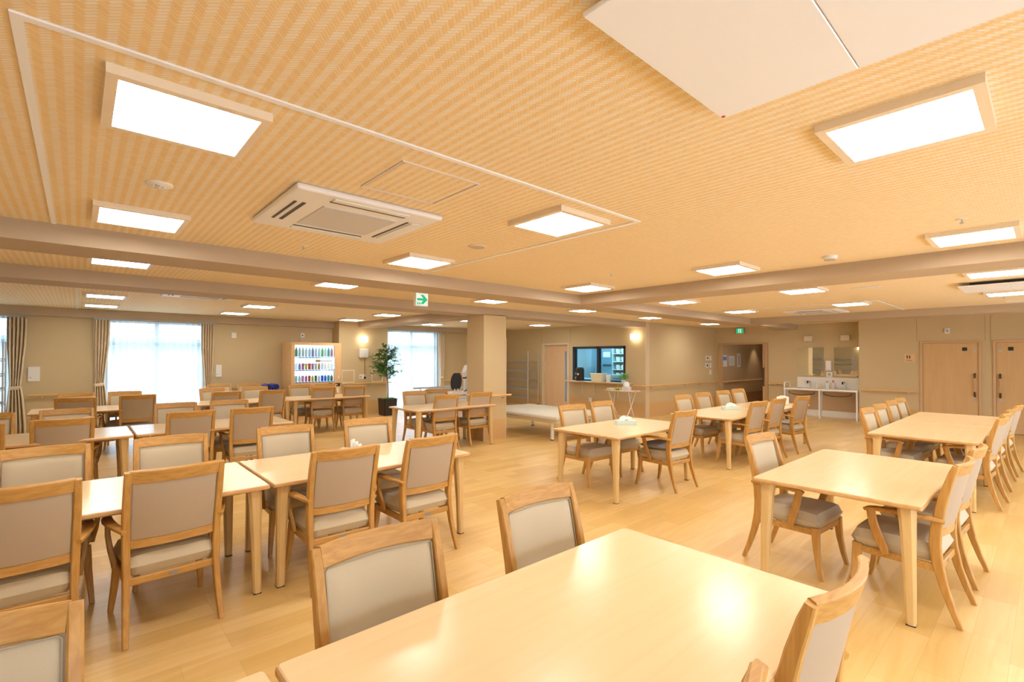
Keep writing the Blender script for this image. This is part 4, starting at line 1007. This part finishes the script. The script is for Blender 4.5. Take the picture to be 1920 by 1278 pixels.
for z, h, names in rows:
    sh = obj('display_shelf', B(dx0, dx1, .02, .105, z-.03, z-.005), mat('shelf_blue%.0f' % (z*10), (.60, .70, .85), .4), t)
    for k, nm in enumerate(names):
        cx = dx0+.055+(dx1-dx0-.1)*k/11.2; bm = bmesh.new()
        lathe(bm, [(.030, z), (.033, z+.01), (.033, z+h*.72), (.015, z+h*.88), (.015, z+h)], (cx, .065), 12) if h > .2 or k % 2 else lathe(bm, [(.030, z), (.033, z+.01), (.033, z+h*.9), (.027, z+h*.95)], (cx, .065), 12)
        obj('drink_sample', bm, VM[nm], t, True)
    bm = bmesh.new()
    for k in range(12):
        cx = dx0+.055+(dx1-dx0-.1)*k/11.2; box(bm, cx-.018, cx+.018, .014, .02, z-.026, z-.010)
    obj('button_row', bm, mat('button%.0f' % (z*10), (.15, .18, .38), .4), sh)
obj('price_banner', B(dx0+.52, dx1-.03, .098, .105, 1.40, 1.46), VM['orange'], t)
obj('price_banner', B(dx0+.25, dx0+.50, .098, .105, 1.33, 1.36), VM['pink'], t)
obj('colour_strip', B(dx0+.03, dx0+.22, -.006, 0, .84, .86), VM['orange'], t); obj('colour_strip', B(dx0+.22, dx0+.27, -.006, 0, .84, .86), VM['green'], t)
obj('bill_slot', B(w-.31, w-.22, -.012, 0, .86, .885), BLACK, t); obj('coin_unit', B(w-.165, w-.02, -.012, 0, .80, .88, .004), BLACK, t); obj('coin_lens', B(w-.135, w-.09, -.015, -.012, .83, .85), VM['yellow'], t)
obj('card_reader', B(w-.085, w-.045, -.01, 0, .99, 1.05, .004), VM['pale'], t); obj('notice_label', B(w-.165, w-.06, -.005, 0, .64, .76), WHITE, t); obj('lock_spot', B(w-.03, w-.02, -.003, 0, 1.1, 1.12), STEEL, t)
obj('pickup_slot', B(-w+.15, w-.25, .012, .022, .12, .35), DARK, t)

# blue rolled bag on the middle back table area
t = thing('blue_bag', 'shiny blue double rolled mat bundle left of the vending machine', 'mat roll', (3.36, 12.25, 0))
obj('stand_box', B(-.17, .17, -.15, .15, 0, .76, .01), mat('crate_blue', (.03, .06, .30), .4), t)
for s in (-1, 1):
    bm = bmesh.new(); tube(bm, [(s*.075, -.2, .83), (s*.075, .15, .83)], .075, 18); r_ = obj('roll', bm, mat('blue_vinyl', (.02, .04, .45), .25) if 'blue_vinyl' not in bpy.data.materials else bpy.data.materials['blue_vinyl'], t, True)
    bm = bmesh.new(); tube(bm, [(s*.075, -.204, .83), (s*.075, -.199, .83)], .048, 16); obj('hollow', bm, BLACK, r_)

# ------------------------------------------------------------------ potted tree
t = thing('potted_tree', 'tall slim leafy tree in a square black planter by the window', 'plant', (6.12, 11.75, 0))
bm = bmesh.new(); rs = []
for hw_, z in ((.165, 0), (.18, .02), (.195, .42), (.205, .425), (.205, .44), (.18, .44), (.175, .40)):
    c = hw_*.18; rs.append([bm.verts.new((a, b, z)) for a, b in ((hw_, hw_-c), (hw_-c, hw_), (-hw_+c, hw_), (-hw_, hw_-c), (-hw_, -hw_+c), (-hw_+c, -hw_), (hw_-c, -hw_), (hw_, -hw_+c))])
for a, b in zip(rs, rs[1:]):
    for k in range(8): bm.faces.new((a[k], a[(k+1) % 8], b[(k+1) % 8], b[k]))
bm.faces.new(rs[0][::-1]); bm.faces.new(rs[-1]); obj('planter', bm, mat('planter_black', (.02, .016, .014), .35), t)
bm = bmesh.new(); random.seed(5)
def mf(k):
    a = random.uniform(0, 2*PI); r = .15*math.sqrt(random.random()); return (r*math.cos(a), r*math.sin(a), .40+random.uniform(0, .03)), (math.cos(a), math.sin(a), .8)
foliage(bm, 260, mf, .05); tag(obj('moss', bm, leafmat('moss_leaf', (.20, .38, .06), (.34, .52, .12)), t), None, None)
obj('trunk', T((0, 0, .40), (.01, 0, .7), (-.01, .01, 1.0), (-.04, .0, 1.25), (-.06, .02, 1.55), (-.04, 0, 1.8), r=[.016, .015, .014, .012, .008, .004], n=8), mat('bark', (.20, .15, .10), .8), t, True)
bm = bmesh.new(); tips = []
for k in range(85):
    z0 = random.uniform(.95, 1.7); a = random.uniform(0, 2*PI); ln = random.uniform(.16, .42)*(1.0 if z0 < 1.5 else .8); e = random.uniform(.15, .9)
    b0 = Vector((-.03, 0, z0)); b1 = b0+Vector((math.cos(a)*ln*.55, math.sin(a)*ln*.55, ln*.5*e)); b2 = b1+Vector((math.cos(a)*ln*.5, math.sin(a)*ln*.5, ln*.18*e-.03))
    if b2.z > 1.98: b2.z = 1.98
    for b_ in (b1, b2): b_.y = min(b_.y, .30)
    tube(bm, [b0, b1, b2], [.005, .003, .0015], 5); tips.append((b0, b1, b2))
obj('branches', bm, bpy.data.materials['bark'], t)
bm = bmesh.new()
def tf(k):
    b0, b1, b2 = random.choice(tips); s = random.uniform(.25, 1.0); p = b0.lerp(b1, s*2) if s < .5 else b1.lerp(b2, s*2-1)
    d = (b2-b0).normalized(); return p+Vector([random.uniform(-.025, .025) for _ in range(3)]), (d.x+random.uniform(-.8, .8), d.y+random.uniform(-.8, .8), d.z+random.uniform(-.8, .5))
foliage(bm, 2300, tf, .07); o = obj('leaves', bm, leafmat('tree_leaf', (.035, .14, .02), (.12, .30, .05)), t)

# ------------------------------------------------------------------ rehab equipment
t = thing('parallel_bars', 'pair of grey walking parallel bars before the far window', 'parallel bars', (6.9, 9.9, 0))
for y, x0, x1 in ((-.35, -.95, .45), (.25, -.95, .45)):
    obj('bar', T((x0, y, .79), (x1, y, .79), r=.022, n=12), mat('bar_grey', (.40, .42, .47), .35) if 'bar_grey' not in bpy.data.materials else bpy.data.materials['bar_grey'], t, True)
    for x in (x0+.2, x1-.1): obj('post', T((x, y, .02), (x, y, .77), r=.018, n=10), WHITEM, t, True)
obj('base', B(-.85, .45, -.42, .32, 0, .025, .004), WHITE, t)
t = thing('exercise_machine', 'white recumbent exercise machine with black backrest left of the column', 'exercise machine', (6.55, 9.0, 0), math.radians(0))
SM = mat('machine_white', (.84, .84, .86), .3)
bm = bmesh.new(); puff(bm, 10, 12, lambda u, v, s: Vector((u*(.155-.05*max(0, v)**2-.03*max(0, -v)**2)*math.sqrt(max(0, 1-.45*v**4))-.17, -.02*v+s*.035*(1-abs(u)**3)*(1-abs(v)**3), .985+v*.19))); obj('backrest', bm, mat('black_pad', (.02, .02, .025), .5), t, True)
for s in (-.045, .045): obj('back_post', T((-.17+s, 0, .70), (-.17+s, 0, .82), r=.012, n=8), SM, t, True)
obj('seat_rail', B(-.35, .30, -.12, .12, .70, .76, .012, 2), SM, t); obj('seat_rail', B(-.33, .25, -.10, .10, .60, .66, .012, 2), SM, t); obj('seat_base', B(-.30, .35, -.14, .14, .0, .60, .03, 2), SM, t)
bm = bmesh.new(); sweep(bm, [(.16, 0, .0), (.16, 0, .6), (.13, 0, 1.0), (.10, 0, 1.18), (.16, 0, 1.30), (.28, 0, 1.34)], [(.20, .22), (.18, .18), (.16, .14), (.2, .15), (.24, .12), (.2, .05)], (0, 1, 0), .5); obj('console_tower', bm, SM, t, True)
obj('handle', T((-.02, -.06, 1.06), (.05, -.06, 1.06), (.08, -.06, 1.10), (.09, -.06, 1.18), r=.018, n=8), BLACK, t, True)
obj('handle', T((-.02, -.1, .76), (.04, -.1, .78), (.09, -.1, .84), r=.014, n=8), BLACK, t, True)
obj('side_panel', B(.02, .12, -.145, -.14, .2, .34), mat('label_blue', (.25, .5, .85), .4), t)
